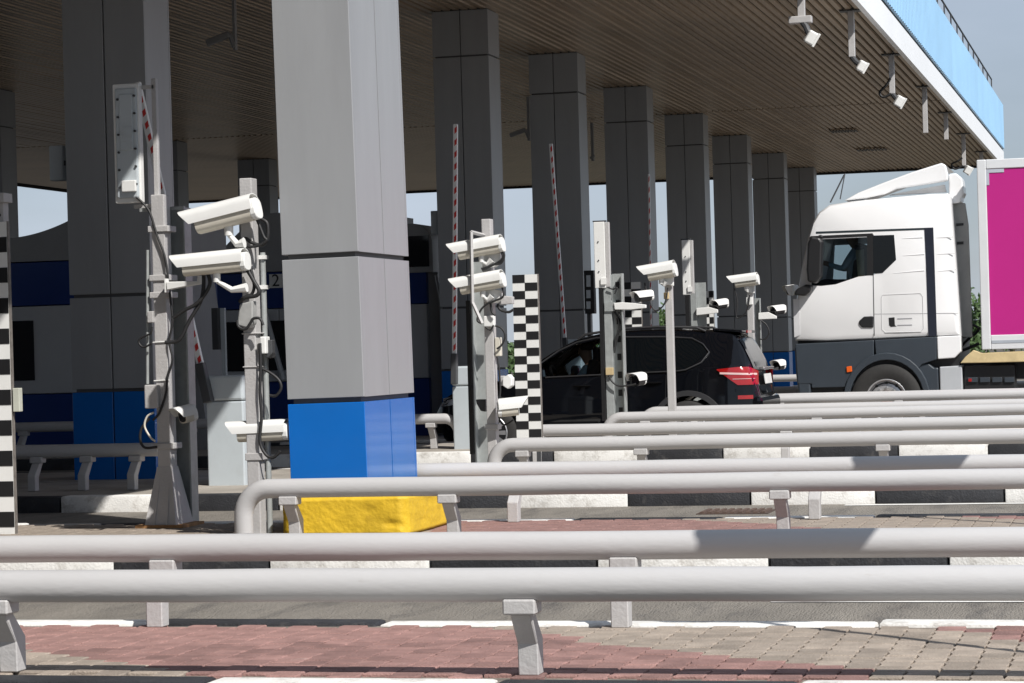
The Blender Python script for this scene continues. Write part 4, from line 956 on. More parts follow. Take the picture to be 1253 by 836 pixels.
for side in (-1, 1):
    patch('front_window', 1.28, 2.33, lambda s: 1.005 + .02 * (s - 1.35), lambda s: max(1.02, gtop(s)), M_cg, side, .003)
    patch('rear_door_window', 2.42, 3.10, lambda s: 1.03 + .03 * (s - 2.4), lambda s: 1.46 - .01 * (s - 2.4), M_dglass, side, .006)
    patch('quarter_window', 3.14, 3.64, lambda s: 1.055 + .03 * (s - 3.1) + max(0, s - 3.42) * .75, lambda s: 1.452 - .03 * (s - 3.1) - max(0, s - 3.5) * .9, M_dglass, side, .006)
    # window trim
    pts = [Vector((CARX + s * SCL, CYc + side * side_w(s, z, .010), GC + z)) for s, z in
           [(1.25, 1.0)] + [(1.25 + i * .12, 1.0 + .022 * i * .12) for i in range(1, 18)] + [(3.4, 1.056), (3.6, 1.14), (3.69, 1.26), (3.6, 1.36), (3.45, 1.435), (3.1, 1.462), (2.6, 1.472), (2.2, 1.472), (1.95, 1.43), (1.7, 1.33), (1.45, 1.17), (1.25, 1.0)]]
    part('window_trim', MB().tube(pts, .011, 6), mat('car_grey_trim', (.045, .045, .048), .4, metal=.4), car, smooth=60)
    pts = [Vector((CARX + s * SCL, CYc + side * side_w(s, z, .008), GC + z)) for s, z in [(2.37, 1.01), (2.36, 1.2), (2.35, 1.47)]]
    part('pillar', MB().tube(pts, .035, 6), M_trim, car, smooth=60)
    for sd0 in (2.36, 3.13):
        pts = [Vector((CARX + s * SCL, CYc + side * side_w(s, z, .0015), GC + z)) for s, z in [(sd0 - .02, .36), (sd0, .6), (sd0 + .02, 1.0)]]
        part('door_seam', MB().tube(pts, .005, 5), M_black, car)
    for sh in (2.05, 2.98):
        pts = [Vector((CARX + (sh + d) * SCL, CYc + side * side_w(sh + d, .90 + .02 * (sh - 2), .030 - abs(d) * .12), GC + .90 + .02 * (sh - 2))) for d in (-.11, -.05, 0, .05, .11)]
        part('door_handle', MB().tube(pts, .015, 8), M_carp, car, smooth=60)
    # mirror
    mp_ = Vector((CARX + 1.52 * SCL, CYc + side * .99, GC + 1.06))
    part('mirror', MB().box(mp_, (.13, .2, .14), taper=.8), M_carp, car, bevel=.03)
    # lower cladding + arch lips
    patch('sill_cladding', 1.26, SRW - .44, lambda s: .245, lambda s: .37, M_trim, side, .008, 16, 3)
    for sw in (SFW, SRW):
        vs_ = []; n = 28
        for i in range(n + 1):
            a_ = math.pi * (-.06 + 1.12 * i / n)
            for rr, of in ((RW + .055, .012), (RW + .115, .012), (RW + .122, -.004)):
                s = sw + math.cos(a_) * rr / SCL; z = ZW + math.sin(a_) * rr
                vs_.append(Vector((CARX + s * SCL, CYc + side * (side_w(max(0.02, min(4.28, s)), max(z, .26), of)), GC + z)))
        fs = [(3 * i + j, 3 * i + 3 + j, 3 * i + 4 + j, 3 * i + 1 + j) for i in range(n) for j in range(2)]
        part('wheel_arch', MB().add(vs_, fs), M_trim, car, smooth=50)
        wc = Vector((CARX + sw * SCL, CYc + side * .80, GC + ZW))
        wh = part('wheel', MB().cyl(wc + Vector((0, -.10, 0)), wc + Vector((0, .10, 0)), .2, n=24), M_black, car)
        prof = [(.225, -.11), (.30, -.115), (.335, -.09), (.345, -.05), (.345, .05), (.335, .09), (.30, .115), (.225, .11)]
        mb = MB(); n = 40
        mb.add([wc + Vector((math.cos(2 * math.pi * i / n) * r_, y_, math.sin(2 * math.pi * i / n) * r_)) for i in range(n) for r_, y_ in prof],
               [(i * 8 + j, ((i + 1) % n) * 8 + j, ((i + 1) % n) * 8 + (j + 1) % 8, i * 8 + (j + 1) % 8) for i in range(n) for j in range(8)])
        part('tyre', mb, M_tyre, wh, smooth=40)
        mb = MB()
        for i in range(10):
            a_ = 2 * math.pi * i / 10; d = Vector((math.cos(a_), 0, math.sin(a_))); e = Vector((-math.sin(a_), 0, math.cos(a_)))
            yy = Vector((0, side * .105, 0))
            mb.prism([wc + yy + d * .03 + e * .02, wc + yy + d * .215 + e * .028, wc + yy + d * .215 - e * .028, wc + yy + d * .03 - e * .02], (0, -side * .03, 0))
        ring = [wc + Vector((math.cos(2 * math.pi * i / 32) * .215, side * .10, math.sin(2 * math.pi * i / 32) * .215)) for i in range(33)]
        mb.tube(ring, .014, 6); part('rim', mb, M_rim, wh, smooth=40)
        part('wheel_house', MB().tube([wc - Vector((0, side * .45, 0)), wc + Vector((0, side * .02, 0))], RW + .075, 28, caps=False), M_black, car)
    # tail lamp, wrapping from the side
    tl = patch('tail_lamp', 3.80, 4.285, lambda s: .86 + max(0, 4.06 - s) * .72, lambda s: 1.055 + .02 * min(1, (s - 3.8) * 4) - max(0, s - 4.18) * .5, M_tail, side, .018, 24, 6, label='red wraparound tail lamp')
    patch('lamp_band', 3.84, 4.27, lambda s: .995 - (s - 3.84) * .05, lambda s: 1.018 - (s - 3.84) * .05, M_tailw, side, .0225, 20, 1, parent=tl)
    patch('lamp_band', 4.0, 4.26, lambda s: .93, lambda s: .936, M_tailw, side, .0225, 20, 1, parent=tl)
    patch('reflector', 4.06, 4.24, lambda s: .69, lambda s: .735, M_tail, side, .010, 8, 2)
    patch('bumper_cladding', 3.86, 4.29, lambda s: .30, lambda s: .40, M_trim, side, .008, 12, 2)
    # head lamp
    patch('head_lamp', .10, .42, lambda s: .66 + .12 * s, lambda s: .76 + .14 * s, mat('head_lamp_glass', (.5, .52, .55), .1, coat=1.0), side, .008, 8, 3)
    # roof rail
    part('roof_rail', MB().tube([Vector((CARX + s * SCL, CYc + side * (wtop(s) + .0), GC + ztop(s) + (.02 if 2.0 < s < 3.6 else -.02))) for s in (1.95, 2.05, 2.5, 3.0, 3.5, 3.62)], .016, 8), M_trim, car, smooth=60)
# rear glass, spoiler, plate, tailgate details
mb = MB().grid(lambda u, v: cpt(4.035 + .19 * v, 1 - .14 * abs(2 * u - 1), -1 if u < .5 else 1, .0) + Vector((.008, 0, .008)), 20, 8)
part('rear_window', mb, M_rglass, car, smooth=60)
mb = MB().prism([cpt(3.7, .86, -1) + Vector((0, .02, .012)), cpt(4.08, .86, -1) + Vector((0, .06, 0)) * 1 + Vector((0, 0, GC + 1.485 - cpt(4.08, .86, -1).z)), cpt(4.08, .86, 1) + Vector((0, -.06, GC + 1.485 - cpt(4.08, .86, 1).z)), cpt(3.7, .86, 1) + Vector((0, -.02, .012))], (0, 0, .03))
sp = part('spoiler', mb, M_carp, car, bevel=.012)
part('brake_lamp', MB().bb((CARX + 4.07 * SCL, CYc - .16, GC + 1.485), (CARX + 4.09 * SCL, CYc + .16, GC + 1.515)), M_tail, sp)
xr = CARX + CARL
part('tailgate_handle', MB().bb((xr - .03, CYc - .4, GC + 1.03), (xr + .03, CYc + .4, GC + 1.065)), M_chrome, car, bevel=.008)
part('number_plate', MB().box((xr + .012, CYc, GC + .92), (.012, .50, .12), Matrix.Rotation(rad(-8), 3, 'Y')), M_plate, car)
part('rear_bumper', MB().box((xr - .06, CYc, GC + .58), (.22, 1.54, .28)), M_carp, car, bevel=.06)
part('bumper_skid', MB().box((xr - .05, CYc, GC + .36), (.2, 1.3, .10)), mat('skid_grey', (.25, .25, .26), .4, metal=.4), car, bevel=.03)
part('windscreen', MB().grid(lambda u, v: cpt(1.15 + .70 * v, 1 - .17 * abs(2 * u - 1), -1 if u < .5 else 1), 20, 8), M_cg, car, smooth=60)
part('rear_wiper', MB().tube([(xr - .09, CYc + .1, GC + 1.06), (xr - .16, CYc - .25, GC + 1.12)], .012, 6), M_black, car)
# interior
mb = MB()
for sx in (1.95, 2.85):
    for yy in (-.36, .36):
        mb.box((CARX + (sx + .12) * SCL, CYc + yy, GC + .85), (.16, .46, .72), Matrix.Rotation(rad(14), 3, 'Y')); mb.box((CARX + (sx + .2) * SCL, CYc + yy, GC + 1.27), (.09, .24, .18))
        mb.box((CARX + (sx - .14) * SCL, CYc + yy, GC + .52), (.5, .46, .16))
part('seat', mb, M_seat, car, bevel=.03)
part('dashboard', MB().box((CARX + 1.27 * SCL, CYc, GC + .90), (.36, 1.35, .2)), M_trim, car, bevel=.04)
part('floor_pan', MB().bb((CARX + .5, CYc - .7, GC + .22), (CARX + 4.0, CYc + .7, GC + .30)), M_black, car)
mb = MB(); cc = Vector((CARX + 1.6 * SCL, CYc - .36, GC + .98)); mb.tube([cc + Matrix.Rotation(rad(-25), 3, 'Y') @ Vector((0, math.cos(a_) * .18, math.sin(a_) * .18)) for a_ in [2 * math.pi * i / 24 for i in range(25)]], .014, 6)
part('steering_wheel', mb, M_black, car, smooth=60)

# ---- people
def person(label, hip, facing, shirt, scale=1.0):
    """seated figure, one continuous skinned mesh; facing = -1 looks towards -X"""
    fx = facing
    J = {'pel': (0, 0, .0, .15), 'bel': (-.03 * fx, 0, .18, .15), 'che': (-.05 * fx, 0, .38, .165), 'neck': (-.03 * fx, 0, .54, .06), 'hd0': (.0, 0, .62, .075), 'hd1': (.01 * fx, 0, .72, .10), 'hd2': (0, 0, .80, .075),
         'shL': (-.03 * fx, -.19, .47, .07), 'elL': (.14 * fx, -.23, .24, .045), 'waL': (.36 * fx, -.16, .32, .033), 'haL': (.45 * fx, -.15, .35, .04),
         'shR': (-.03 * fx, .19, .47, .07), 'elR': (.14 * fx, .23, .24, .045), 'waR': (.36 * fx, .16, .32, .033), 'haR': (.45 * fx, .15, .35, .04),
         'hpL': (.05 * fx, -.1, -.01, .10), 'knL': (.46 * fx, -.12, .06, .065), 'anL': (.62 * fx, -.12, -.34, .045), 'toL': (.78 * fx, -.12, -.38, .04),
         'hpR': (.05 * fx, .1, -.01, .10), 'knR': (.46 * fx, .12, .06, .065), 'anR': (.62 * fx, .12, -.34, .045), 'toR': (.78 * fx, .12, -.38, .04),
         'nose': (.115 * fx, 0, .70, .016)}
    E_ = [('pel', 'bel'), ('bel', 'che'), ('che', 'neck'), ('neck', 'hd0'), ('hd0', 'hd1'), ('hd1', 'hd2'), ('hd1', 'nose'), ('che', 'shL'), ('shL', 'elL'), ('elL', 'waL'), ('waL', 'haL'), ('che', 'shR'), ('shR', 'elR'), ('elR', 'waR'), ('waR', 'haR'),
          ('pel', 'hpL'), ('hpL', 'knL'), ('knL', 'anL'), ('anL', 'toL'), ('pel', 'hpR'), ('hpR', 'knR'), ('knR', 'anR'), ('anR', 'toR')]
    ks = list(J); me = bpy.data.meshes.new('person_skeleton')
    me.from_pydata([Vector(J[k][:3]) * scale for k in ks], [(ks.index(a), ks.index(b)) for a, b in E_], [])
    o = bpy.data.objects.new('tmp_person', me); COL.objects.link(o)
    mo = o.modifiers.new('s', 'SKIN'); mo.use_smooth_shade = True
    for i, k in enumerate(ks):
        r_ = J[k][3] * scale; me.skin_vertices[0].data[i].radius = (r_, r_); me.skin_vertices[0].data[i].use_root = (k == 'pel')
    o.modifiers.new('d', 'SUBSURF').levels = 2
    m2 = bpy.data.meshes.new_from_object(o.evaluated_get(bpy.context.evaluated_depsgraph_get())); bpy.data.objects.remove(o)
    m2.materials.clear()
    for m in (shirt, M_skin, M_seat): m2.materials.append(m)
    for p_ in m2.polygons:
        c = p_.center / scale; p_.use_smooth = True
        p_.material_index = 1 if (c.z > .53 or (c.x * fx > .33 and c.z > .2)) else (2 if c.z < .1 else 0)
    t = thing('person', label, 'person', hip); link('body', m2, t)
    hb = bmesh.new(); bmesh.ops.create_uvsphere(hb, u_segments=16, v_segments=10, radius=.108 * scale)
    for v in hb.verts: v.co = Vector((v.co.x * 1.05 - .022 * fx * scale, v.co.y, max(v.co.z, -.03 * scale) + .755 * scale))
    hm = bpy.data.meshes.new('hair'); hb.to_mesh(hm); hb.free(); hm.materials.append(M_hair); hm.polygons.foreach_set('use_smooth', [True] * len(hm.polygons)); link('hair', hm, t)
    for sy in (-1, 1):
        part('eye', MB().box(Vector(hip) + Vector((.102 * fx, sy * .036, .735)) * scale, (.012, .022, .012)), M_black, t)
    return t
person('driver in a pale blue shirt at the wheel of the black car', (CARX + 2.0 * SCL, CYc - .36, GC + .66), -1, M_shirt, .92)

# ================================================================== TRUCK
YT = 34.65; TD = 2.46
tr_ = thing('truck_tractor', 'white lorry cab with slate grey lower part, facing left', 'truck', (P(1085, 500, YT).x, YT + TD / 2, -.16))
def tp(name, pts, m, Y=YT, dY=.05, parent=None, bevel=0, smooth=None, seg=2, label=None):
    return part(name, pxprism(MB(), pts, Y, dY), m, parent or tr_, bevel=bevel, smooth=smooth, seg=seg, label=label)
cabpts = [(972, 417), (970.5, 395), (973.5, 362), (980, 325), (987, 292), (993, 272), (1001, 259), (1014, 250), (1040, 246), (1100, 240), (1140, 236.5), (1159, 236), (1163, 239), (1166, 280), (1170, 330), (1173.5, 380), (1175.5, 411), (1135, 413.5), (1100, 415), (1070, 416.5), (1010, 418.5)]
# cab shell as a loft across the width: sides pulled in at the edges so that the corners are rounded
def shell(pts, Y, D_, m, name, inset=(0.10, 0.035, .008, 0), parent=None, wins=None):
    base_ = [P(x, y, Y) for x, y in pts]; c = sum(base_, Vector()) / len(base_); n = len(base_)
    offs = [0, .025, .08, .16]; rings = []
    def ringat(y, ins): return [Vector((p.x + (c.x - p.x) / max(.3, abs((p - c).length)) * ins, Y + y, p.z + (c.z - p.z) / max(.3, (p - c).length) * ins)) for p in base_]
    for o_, i_ in zip(offs, inset): rings.append(ringat(o_, i_))
    for o_, i_ in zip(offs[::-1], inset[::-1]): rings.append(ringat(D_ - o_, i_))
    mb = MB(); vs_ = [v for r_ in rings for v in r_]; fs = [tuple(range(n)), tuple(range((len(rings) - 1) * n, len(rings) * n))[::-1]]
    for k in range(len(rings) - 1):
        for i in range(n): fs.append((k * n + i, k * n + (i + 1) % n, (k + 1) * n + (i + 1) % n, (k + 1) * n + i))
    mb.add(vs_, fs); return part(name, mb, m, parent or tr_, smooth=35)
# cab shell with a real door-window opening: built from the side skin pieces around it and the shell behind
WIN = [(991, 292), (1067, 288.5), (1067, 335.5), (1046, 338), (1018, 347.5), (1000, 349.5), (988, 349)]
def cab_shell():
    outer = [(x, y) for x, y in cabpts]
    cav = pxprism(MB(), [(986, 352), (997, 284), (1100, 282), (1100, 352), (1046, 352)], YT - .4, TD + .8)
    sh = shell(outer, YT, TD, M_trw, 'cab_body')
    cut = bpy.data.objects.new('tmp_cut', mesh_of('tmp_cut', pxprism(MB(), [(WIN[i][0], WIN[i][1]) for i in range(len(WIN))], YT - .4, TD + .8), M_trw)); COL.objects.link(cut)
    cut2 = bpy.data.objects.new('tmp_cut2', mesh_of('tmp_cut2', pxprism(MB(), [(981, 356), (998, 272), (1100, 266), (1128, 266), (1128, 400), (985, 404)], YT + .05, TD - .1), M_seat)); COL.objects.link(cut2)
    dg = None
    for c_ in (cut2, cut):
        bo = sh.modifiers.new('b', 'BOOLEAN'); bo.operation = 'DIFFERENCE'; bo.object = c_; bo.solver = 'EXACT'
    me = bpy.data.meshes.new_from_object(sh.evaluated_get(bpy.context.evaluated_depsgraph_get()))
    sh.modifiers.clear(); sh.data = me; me.name = 'cab_body'
    bpy.data.objects.remove(cut); bpy.data.objects.remove(cut2)
    return sh
cabo = cab_shell()
# windscreen (thin dark glass on the front), roof line etc.
M_tg = glass('truck_window_glass', .8)
tp('door_window', [(x, y) for x, y in WIN], M_tg, YT + .012, .008)
tp('window_frame', [(1061, 287), (1069, 287), (1069, 337), (1061, 337)], M_black, YT - .004, .02)
tp('side_window', [(1068.3, 288.3), (1094, 287.5), (1096.5, 318), (1080, 334), (1068.8, 335)], M_dglass, YT - .006, .02)
tp('window_gasket', [(990, 292), (992, 289), (1068, 285.5), (1068, 289), (993, 292.5)], M_black, YT - .005, .015)
tp('roof_strip', [(998.5, 283.5), (1142, 278.5), (1142, 280.8), (998.5, 286)], mat('strip_dark', (.02, .03, .035), .4), YT - .004, .01)
tp('side_strip', [(1131, 279), (1142, 278.7), (1143.5, 320), (1146.5, 411), (1136, 411.5), (1133, 320)], mat('strip_navy', (.015, .018, .03), .35), YT - .006, .012)
tp('door_seam', [(1068, 337), (1069, 337), (1070.3, 411), (1069.2, 411)], M_dgrey, YT - .002, .004)
tp('body_seam', [(1070, 384), (1172, 383), (1172, 383.8), (1070, 384.8)], mat('seam_grey', (.35, .35, .36), .6), YT - .002, .004)
for q in [[(1104, 292), (1129, 290.5)], [(1105, 313), (1131, 311)], [(1093, 334.5), (1131, 331)], [(1146, 291), (1166, 290)], [(1147, 311), (1168, 310)], [(1148, 332), (1170, 330)]]:
    part('pressed_rib', MB().tube([P(q[0][0], q[0][1], YT - .001), P(q[1][0], q[1][1], YT - .001)], [.003, .008], 6), M_trw, tr_, smooth=60)
# locker panel outline
ol = [(1080, 361), (1126, 359), (1129, 363), (1130, 402), (1127, 406), (1083, 407), (1079, 403), (1078.5, 365)]
part('locker_seam', MB().tube([P(x, y, YT - .001) for x, y in ol + ol[:1]], .005, 5), mat('seam_light', (.55, .55, .55), .5), tr_)
tp('door_handle', [(1051, 393), (1057, 387.5), (1068.5, 387), (1068.5, 401), (1055, 401), (1051, 397)], M_black, YT - .02, .03, bevel=.012)
# sticker: small truck pictogram and two lines
st = tp('sticker', [(1087.5, 389), (1094.5, 388.3), (1095, 398), (1097, 399.5), (1090, 400), (1088, 398)], M_black, YT - .005, .004)
for yy in (390, 398): part('sticker_line', pxbox(MB(), 1098, yy - .6, 1116, yy + .4, YT - .005, .003), mat('sticker_grey', (.3, .3, .32), .6), st)
# lower slate part
low = [(972, 421), (1010, 420), (1070, 417), (1146, 412.5), (1146, 441), (1128, 444), (1118, 425), (1098, 418.5)]
def arc(cx_, cy_, rx, ry, a0, a1, n=14): return [(cx_ + math.cos(rad(a0 + (a1 - a0) * i / n)) * rx, cy_ - math.sin(rad(a0 + (a1 - a0) * i / n)) * ry) for i in range(n + 1)]
tp('lower_panel', [(973, 421), (1015, 419), (1069.3, 416.3)] + arc(1085, 489, 51, 55.5, 108, 165) + [(1033, 474), (993, 475), (993, 470), (976, 470)], M_trg, YT - .01, .3, bevel=.012)
tp('lower_panel', arc(1085, 489, 51, 55.5, 105, 42) + [(1128, 446), (1146, 440), (1146.3, 412), (1070, 416.2)], M_trg, YT - .01, .3, bevel=.012)
tp('inner_frame', [(976, 416), (1146, 409), (1174, 414), (1174, 452), (1128, 470), (1122, 445), (1090, 436), (1060, 442), (1040, 470), (980, 480)], M_black, YT + .2, TD - .4)
tp('bumper', [(972, 424), (991, 422), (992.5, 487), (978, 489), (974, 460)], M_trg, YT - .005, TD, bevel=.03)
tp('step', [(993, 475), (1032, 473), (1032, 497), (996, 499)], M_black, YT + .05, .4)
# wheel arch lip
pts = []
for i in range(17):
    a_ = math.pi * (.02 + .96 * i / 16); pts.append((1085 - math.cos(a_) * 53, 489 - math.sin(a_) * 57.5))
for i in range(16, -1, -1):
    a_ = math.pi * (.02 + .96 * i / 16); pts.append((1085 - math.cos(a_) * 45.5, 489 - math.sin(a_) * 48.5))
tp('wheel_arch', pts, M_trg, YT - .045, .3, bevel=.012)
tp('wheel_house', [(1040, 495), (1041, 470), (1052, 452), (1068, 442), (1090, 440), (1110, 445), (1124, 458), (1131, 476), (1132, 497)], M_black, YT + .1, .9)
tp('rear_fender', [(1119, 446), (1136, 444.5), (1143, 450), (1148, 450), (1150, 500), (1133, 500), (1131, 474)], M_trg, YT + .02, .3, bevel=.02)
tp('tank_box', [(1149.5, 449), (1177, 447.5), (1178.5, 500), (1151, 502)], mat('grey_tank', (.5, .52, .54), .4, metal=.2, var=.06), YT + .01, .5, bevel=.015)
tp('indicator', [(1035.5, 449), (1042, 448), (1042.5, 455), (1036, 456)], M_orange, YT - .03, .03, bevel=.008)
tp('fender_white', [(1146.5, 412), (1175.5, 410.5), (1176, 430), (1168, 438), (1147.5, 439.5)], M_trw, YT - .004, .25, bevel=.012)
wc = P(1085, 489, YT); wc = Vector((wc.x, YT + .09, wc.z)); RT = .50
wh = part('wheel', MB().cyl(wc + Vector((0, -.02, 0)), wc + Vector((0, .14, 0)), .29, n=32), M_black, tr_)
prof = [(.29, -.13), (.36, -.15), (.45, -.145), (.49, -.12), (.5, -.08), (.5, .14), (.3, .15)]
n = 56; k_ = len(prof)
part('tyre', MB().add([wc + Vector((math.cos(2 * math.pi * i / n) * r_, y_, math.sin(2 * math.pi * i / n) * r_)) for i in range(n) for r_, y_ in prof], [(i * k_ + j, ((i + 1) % n) * k_ + j, ((i + 1) % n) * k_ + j + 1, i * k_ + j + 1) for i in range(n) for j in range(k_ - 1)]), M_tyre, wh, smooth=40)
part('rim_ring', MB().tube([wc + Vector((math.cos(2 * math.pi * i / 40) * .282, -.115, math.sin(2 * math.pi * i / 40) * .282)) for i in range(41)], .018, 8), M_rim, wh, smooth=60)
mb = MB(); n = 40
dish = [(.0, -.03), (.11, -.03), (.12, -.07), (.17, -.085), (.225, -.07), (.245, -.03), (.28, -.03)]
mb.add([wc + Vector((math.cos(2 * math.pi * i / n) * r_, y_, math.sin(2 * math.pi * i / n) * r_)) for i in range(n) for r_, y_ in dish], [(i * 7 + j, ((i + 1) % n) * 7 + j, ((i + 1) % n) * 7 + j + 1, i * 7 + j + 1) for i in range(n) for j in range(6)])
part('rim_dish', mb, M_rim, wh, smooth=40)
for i in range(10):
    a_ = 2 * math.pi * (i + .5) / 10; d = Vector((math.cos(a_), 0, math.sin(a_)))
    part('wheel_nut', MB().cyl(wc + d * .168 + Vector((0, -.115, 0)), wc + d * .168 + Vector((0, -.08, 0)), .017, n=6), M_chrome, wh)
    part('rim_hole', MB().cyl(wc + d * .232 + Vector((0, -.072, 0)), wc + d * .232 + Vector((0, -.05, 0)), .022, n=10), M_black, wh)
part('hub', MB().cyl(wc + Vector((0, -.10, 0)), wc + Vector((0, -.02, 0)), .07, .10, n=20), mat('hub_orange', (.35, .08, .03), .5), wh, smooth=40)
# mirrors
tp('mirror', [(988, 298), (992, 289), (1003, 291), (1006, 296), (1005, 338), (998, 347), (988, 345), (986.5, 330)], M_black, YT - .28, .22, bevel=.03)
tp('mirror_arm', [(990, 294), (1004, 287), (1005, 290), (993, 297)], M_black, YT - .26, .28, bevel=.008)
tp('lower_mirror', [(971, 361), (974, 354), (986, 348), (993, 349), (992, 357), (985, 362.5)], M_black, YT - .22, .22, bevel=.025)
tp('front_mirror', [(960, 351), (970, 348.5), (968, 362), (965, 361)], M_trw, YT + .5, .25, bevel=.01)
tp('corner_panel', [(970.5, 366), (978, 366), (979, 410), (972, 413)], mat('corner_grey', (.55, .55, .56), .35), YT - .004, .02)
# roof deflector and rear side fairing
tp('roof_deflector', [(1033, 245.5), (1050, 236), (1080, 224), (1115, 211), (1152, 199.5), (1157, 202), (1160, 214), (1160, 221), (1130, 226), (1097, 231), (1083, 237.5), (1060, 242.5)], M_trw, YT + .25, .14, bevel=.02)
tp('roof_deflector', [(1033, 245.5), (1050, 236), (1080, 224), (1115, 211), (1152, 199.5), (1157, 202), (1150, 204), (1115, 215), (1080, 228), (1050, 239.5)], M_trw, YT + .392, TD - .8, bevel=.01)
tp('deflector_stay', [(1090, 238), (1156, 226), (1158, 235), (1088, 239)], M_trw, YT + .45, .1)
tp('rear_fairing', [(1161, 213), (1170, 212), (1177, 218), (1179.5, 236), (1177, 241), (1175, 248), (1161, 250)], M_trw, YT + .3, .5, bevel=.02)
tp('rear_fairing', [(1166, 249), (1181, 248.5), (1185, 275), (1187, 330), (1190, 413), (1176, 413), (1171, 340), (1167, 275)], mat('fairing_grey', (.30, .30, .29), .5), YT + .45, .06, bevel=.008)
tp('vent_slot', [(1170, 273.5), (1179, 273), (1179, 276), (1170, 277)], M_black, YT + .44, .02)
tp('vent_slot', [(1171, 296), (1179, 295.5), (1179, 299), (1171, 299.5)], M_black, YT + .44, .02)
mb = MB(); mb.tube([P(1016, 248, YT + .5), P(1033, 214, YT + .5)], .012, 6); mb.tube([P(1028, 244, YT + .9), P(1034, 212, YT + .9)], .009, 6); part('antenna', mb, M_dgrey, tr_)
# interior
tp('seat', [(1042, 345), (1045, 300), (1052, 297), (1060, 300), (1058, 350)], M_seat, YT + .35, .5, bevel=.03)
tp('curtain', [(1047, 306), (1057, 305), (1058, 340), (1050, 341)], mat('curtain_tan', (.5, .42, .26), .8, var=.15, scale=20), YT + .10, .03)
tp('dashboard', [(988, 352), (990, 345), (1016, 347), (1018, 356)], M_trim, YT + .2, TD - .5)
tp('chassis', [(1128, 446), (1200, 440), (1253, 440), (1330, 438), (1330, 462), (1128, 466)], M_black, YT + .5, 1.4)
part('battery_box', pxbox(MB(), 1180, 447, 1242, 480, YT + .1, .5), M_black, tr_, bevel=.01)
for i in range(4): part('latch_cover', pxbox(MB(), 1184 + i * 15, 462, 1196 + i * 15, 468, YT + .07, .04), M_trg, tr_, bevel=.006)
tp('side_marker', [(1185, 463.5), (1189, 463.3), (1189, 467), (1185, 467)], M_tail, YT + .06, .02)
mb = MB()
pxcable(mb, [(1173, 418), (1182, 404), (1190, 398), (1198, 402)], YT + .6, .02); pxcable(mb, [(1176, 424), (1186, 414), (1194, 408), (1199, 400)], YT + .7, .02); pxcable(mb, [(1175, 430), (1190, 424), (1198, 420)], YT + .65, .022)
part('air_hose', mb, M_rubber, tr_, smooth=60)
pdrv = P(1045, 348, YT + .5)
person('driver in a pale shirt behind the side window of the lorry cab', (pdrv.x, YT + .55, pdrv.z - .02), -1, M_shirt, 1.0)

# ---- trailer
YR = 34.6
tl_ = thing('box_trailer', 'white framed box trailer with plain magenta side', 'trailer', (P(1250, 430, YR).x, YR + 1.2, -.16))
xa = P(1199, 310, YR).x; XE = xa + 9.5; zt_ = P(1193, 196, YR).z; zb = P(1205, 428, YR).z
part('box', MB().bb((xa, YR + .03, zb + .02), (XE, YR + 2.45, zt_ - .02)), M_alu, tl_)
part('corner_post', MB().bb((xa - .01, YR - .01, zb), (xa + .115, YR + .06, zt_)), M_alu, tl_, bevel=.012)
part('top_rail', MB().bb((xa + .116, YR - .005, zt_ - .13), (XE, YR + .06, zt_ + .0)), M_alu, tl_, bevel=.01)
part('bottom_rail', MB().bb((xa + .116, YR - .005, zb), (XE, YR + .06, zb + .20)), M_alu, tl_, bevel=.01)
part('rail_stripe', MB().bb((xa + .13, YR - .010, zb + .085), (XE, YR - .004, zb + .125)), mat('stripe_grey', (.36, .39, .43), .4), tl_)
for k in range(4): part('side_panel', MB().bb((xa + .118 + k * 2.35, YR + .012, zb + .201), (xa + .115 + (k + 1) * 2.35, YR + .035, zt_ - .131)), M_mag, tl_)
mb = MB(); z1 = zt_ - .135; mb.bb((xa + .117, YR + .004, z1 - .05), (xa + .36, YR + .0115, z1)); part('reflector_tape', mb, mat('tape_grey', (.42, .44, .50), .4), tl_)
part('reflector_tape', MB().bb((xa + .117, YR + .004, z1 - .22), (xa + .155, YR + .0115, z1 - .051)), mat('tape_grey', (.42, .44, .50), .4), tl_)
part('chassis_beam', pxprism(MB(), [(1175, 444.5), (1181, 437), (1191, 428.5), (1202, 432), (1330, 426), (1330, 441), (1207, 444)], YR + .02, .2), M_beige, tl_, bevel=.01)
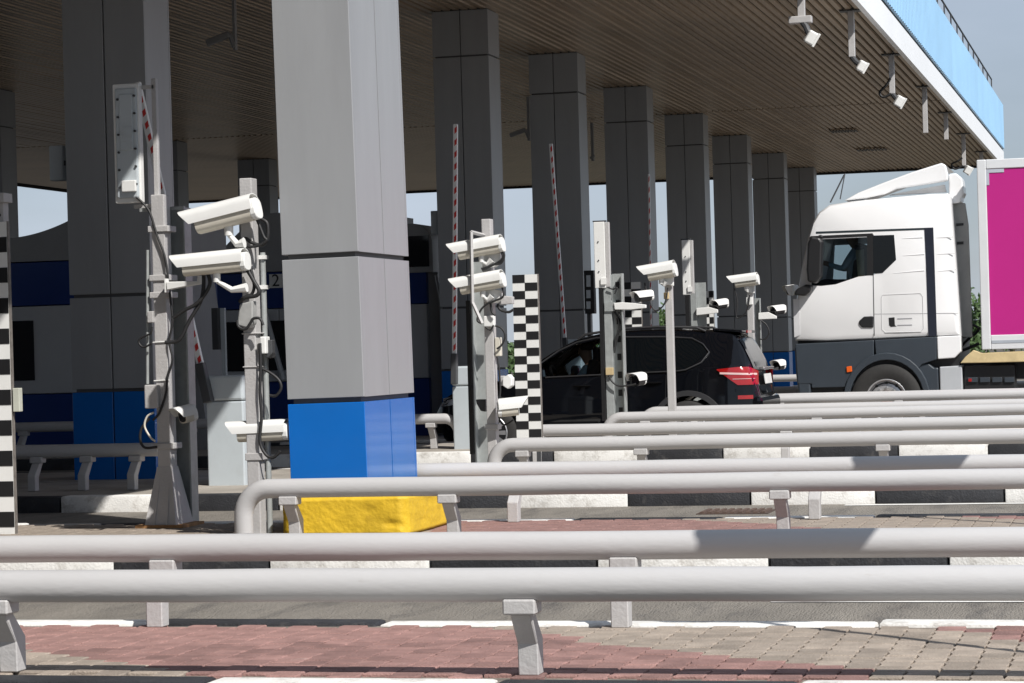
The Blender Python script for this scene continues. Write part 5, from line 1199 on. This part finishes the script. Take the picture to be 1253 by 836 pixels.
for k in range(2): part('support_leg', MB().bb((xa + 2.2, YR + .4 + k * 1.3, .05), (xa + 2.35, YR + .55 + k * 1.3, zb)), M_dgrey, tl_)
for k in range(3):
    wc = Vector((XE - 1.2 - k * 1.3, YR + .2, .34))
    part('trailer_wheel', MB().cyl(wc - Vector((0, .15, 0)), wc + Vector((0, .15, 0)), .5, n=28), M_tyre, tl_)

# ================================================================== TREES far behind
def tree(label, X, Y, H, W, seed):
    rnd = random.Random(seed); t = thing('tree', label, 'tree', (X, Y, -.19), 'trees beyond the plaza')
    mb = MB().tube([(X, Y, -.2), (X + .05, Y, H * .3), (X - .05, Y + .1, H * .6)], [.14, .1, .05], 8)
    for k in range(6):
        a_ = rnd.uniform(0, 6.28); mb.tube([(X, Y, H * (.25 + .05 * k)), (X + math.cos(a_) * W * .35, Y + math.sin(a_) * W * .35, H * (.45 + .07 * k))], [.05, .015], 5)
    part('trunk', mb, M_bark, t)
    mb = MB(); cl = [(rnd.gauss(0, W * .26), rnd.gauss(0, W * .26), H * rnd.uniform(.28, .9), rnd.uniform(.35, .75)) for _ in range(26)]
    for (cx_, cy_, cz_, cr) in cl:
        for _ in range(70):
            d = Vector((rnd.gauss(0, 1), rnd.gauss(0, 1), rnd.gauss(0, .8))).normalized() * cr * rnd.uniform(.4, 1.0)
            c = Vector((X + cx_, Y + cy_, cz_)) + d; a = Vector((rnd.gauss(0, 1), rnd.gauss(0, 1), rnd.gauss(0, 1))).normalized(); e = a.orthogonal().normalized()
            mb.add([c + a * .13, c + e * .07, c - a * .13, c - e * .07], [(0, 1, 2, 3)])
    part('crown', mb, M_leaf, t, recalc=False)
for i, (px, top, Y, lb) in enumerate([(1189, 366, 105, 'green tree seen between lorry cab and trailer'), (604, 424, 100, 'low green bush seen left of the checkered post'), (1150, 380, 112, 'green tree hidden behind the lorry cab'), (1236, 360, 108, 'green tree hidden behind the trailer'), (700, 410, 104, 'green tree behind the car bonnet'), (806, 385, 100, 'green bush left of the slim pale pole above the car roof')]):
    q = P(px, top, Y); tree(lb, q.x, Y, q.z + .2, 3.2, 40 + i)
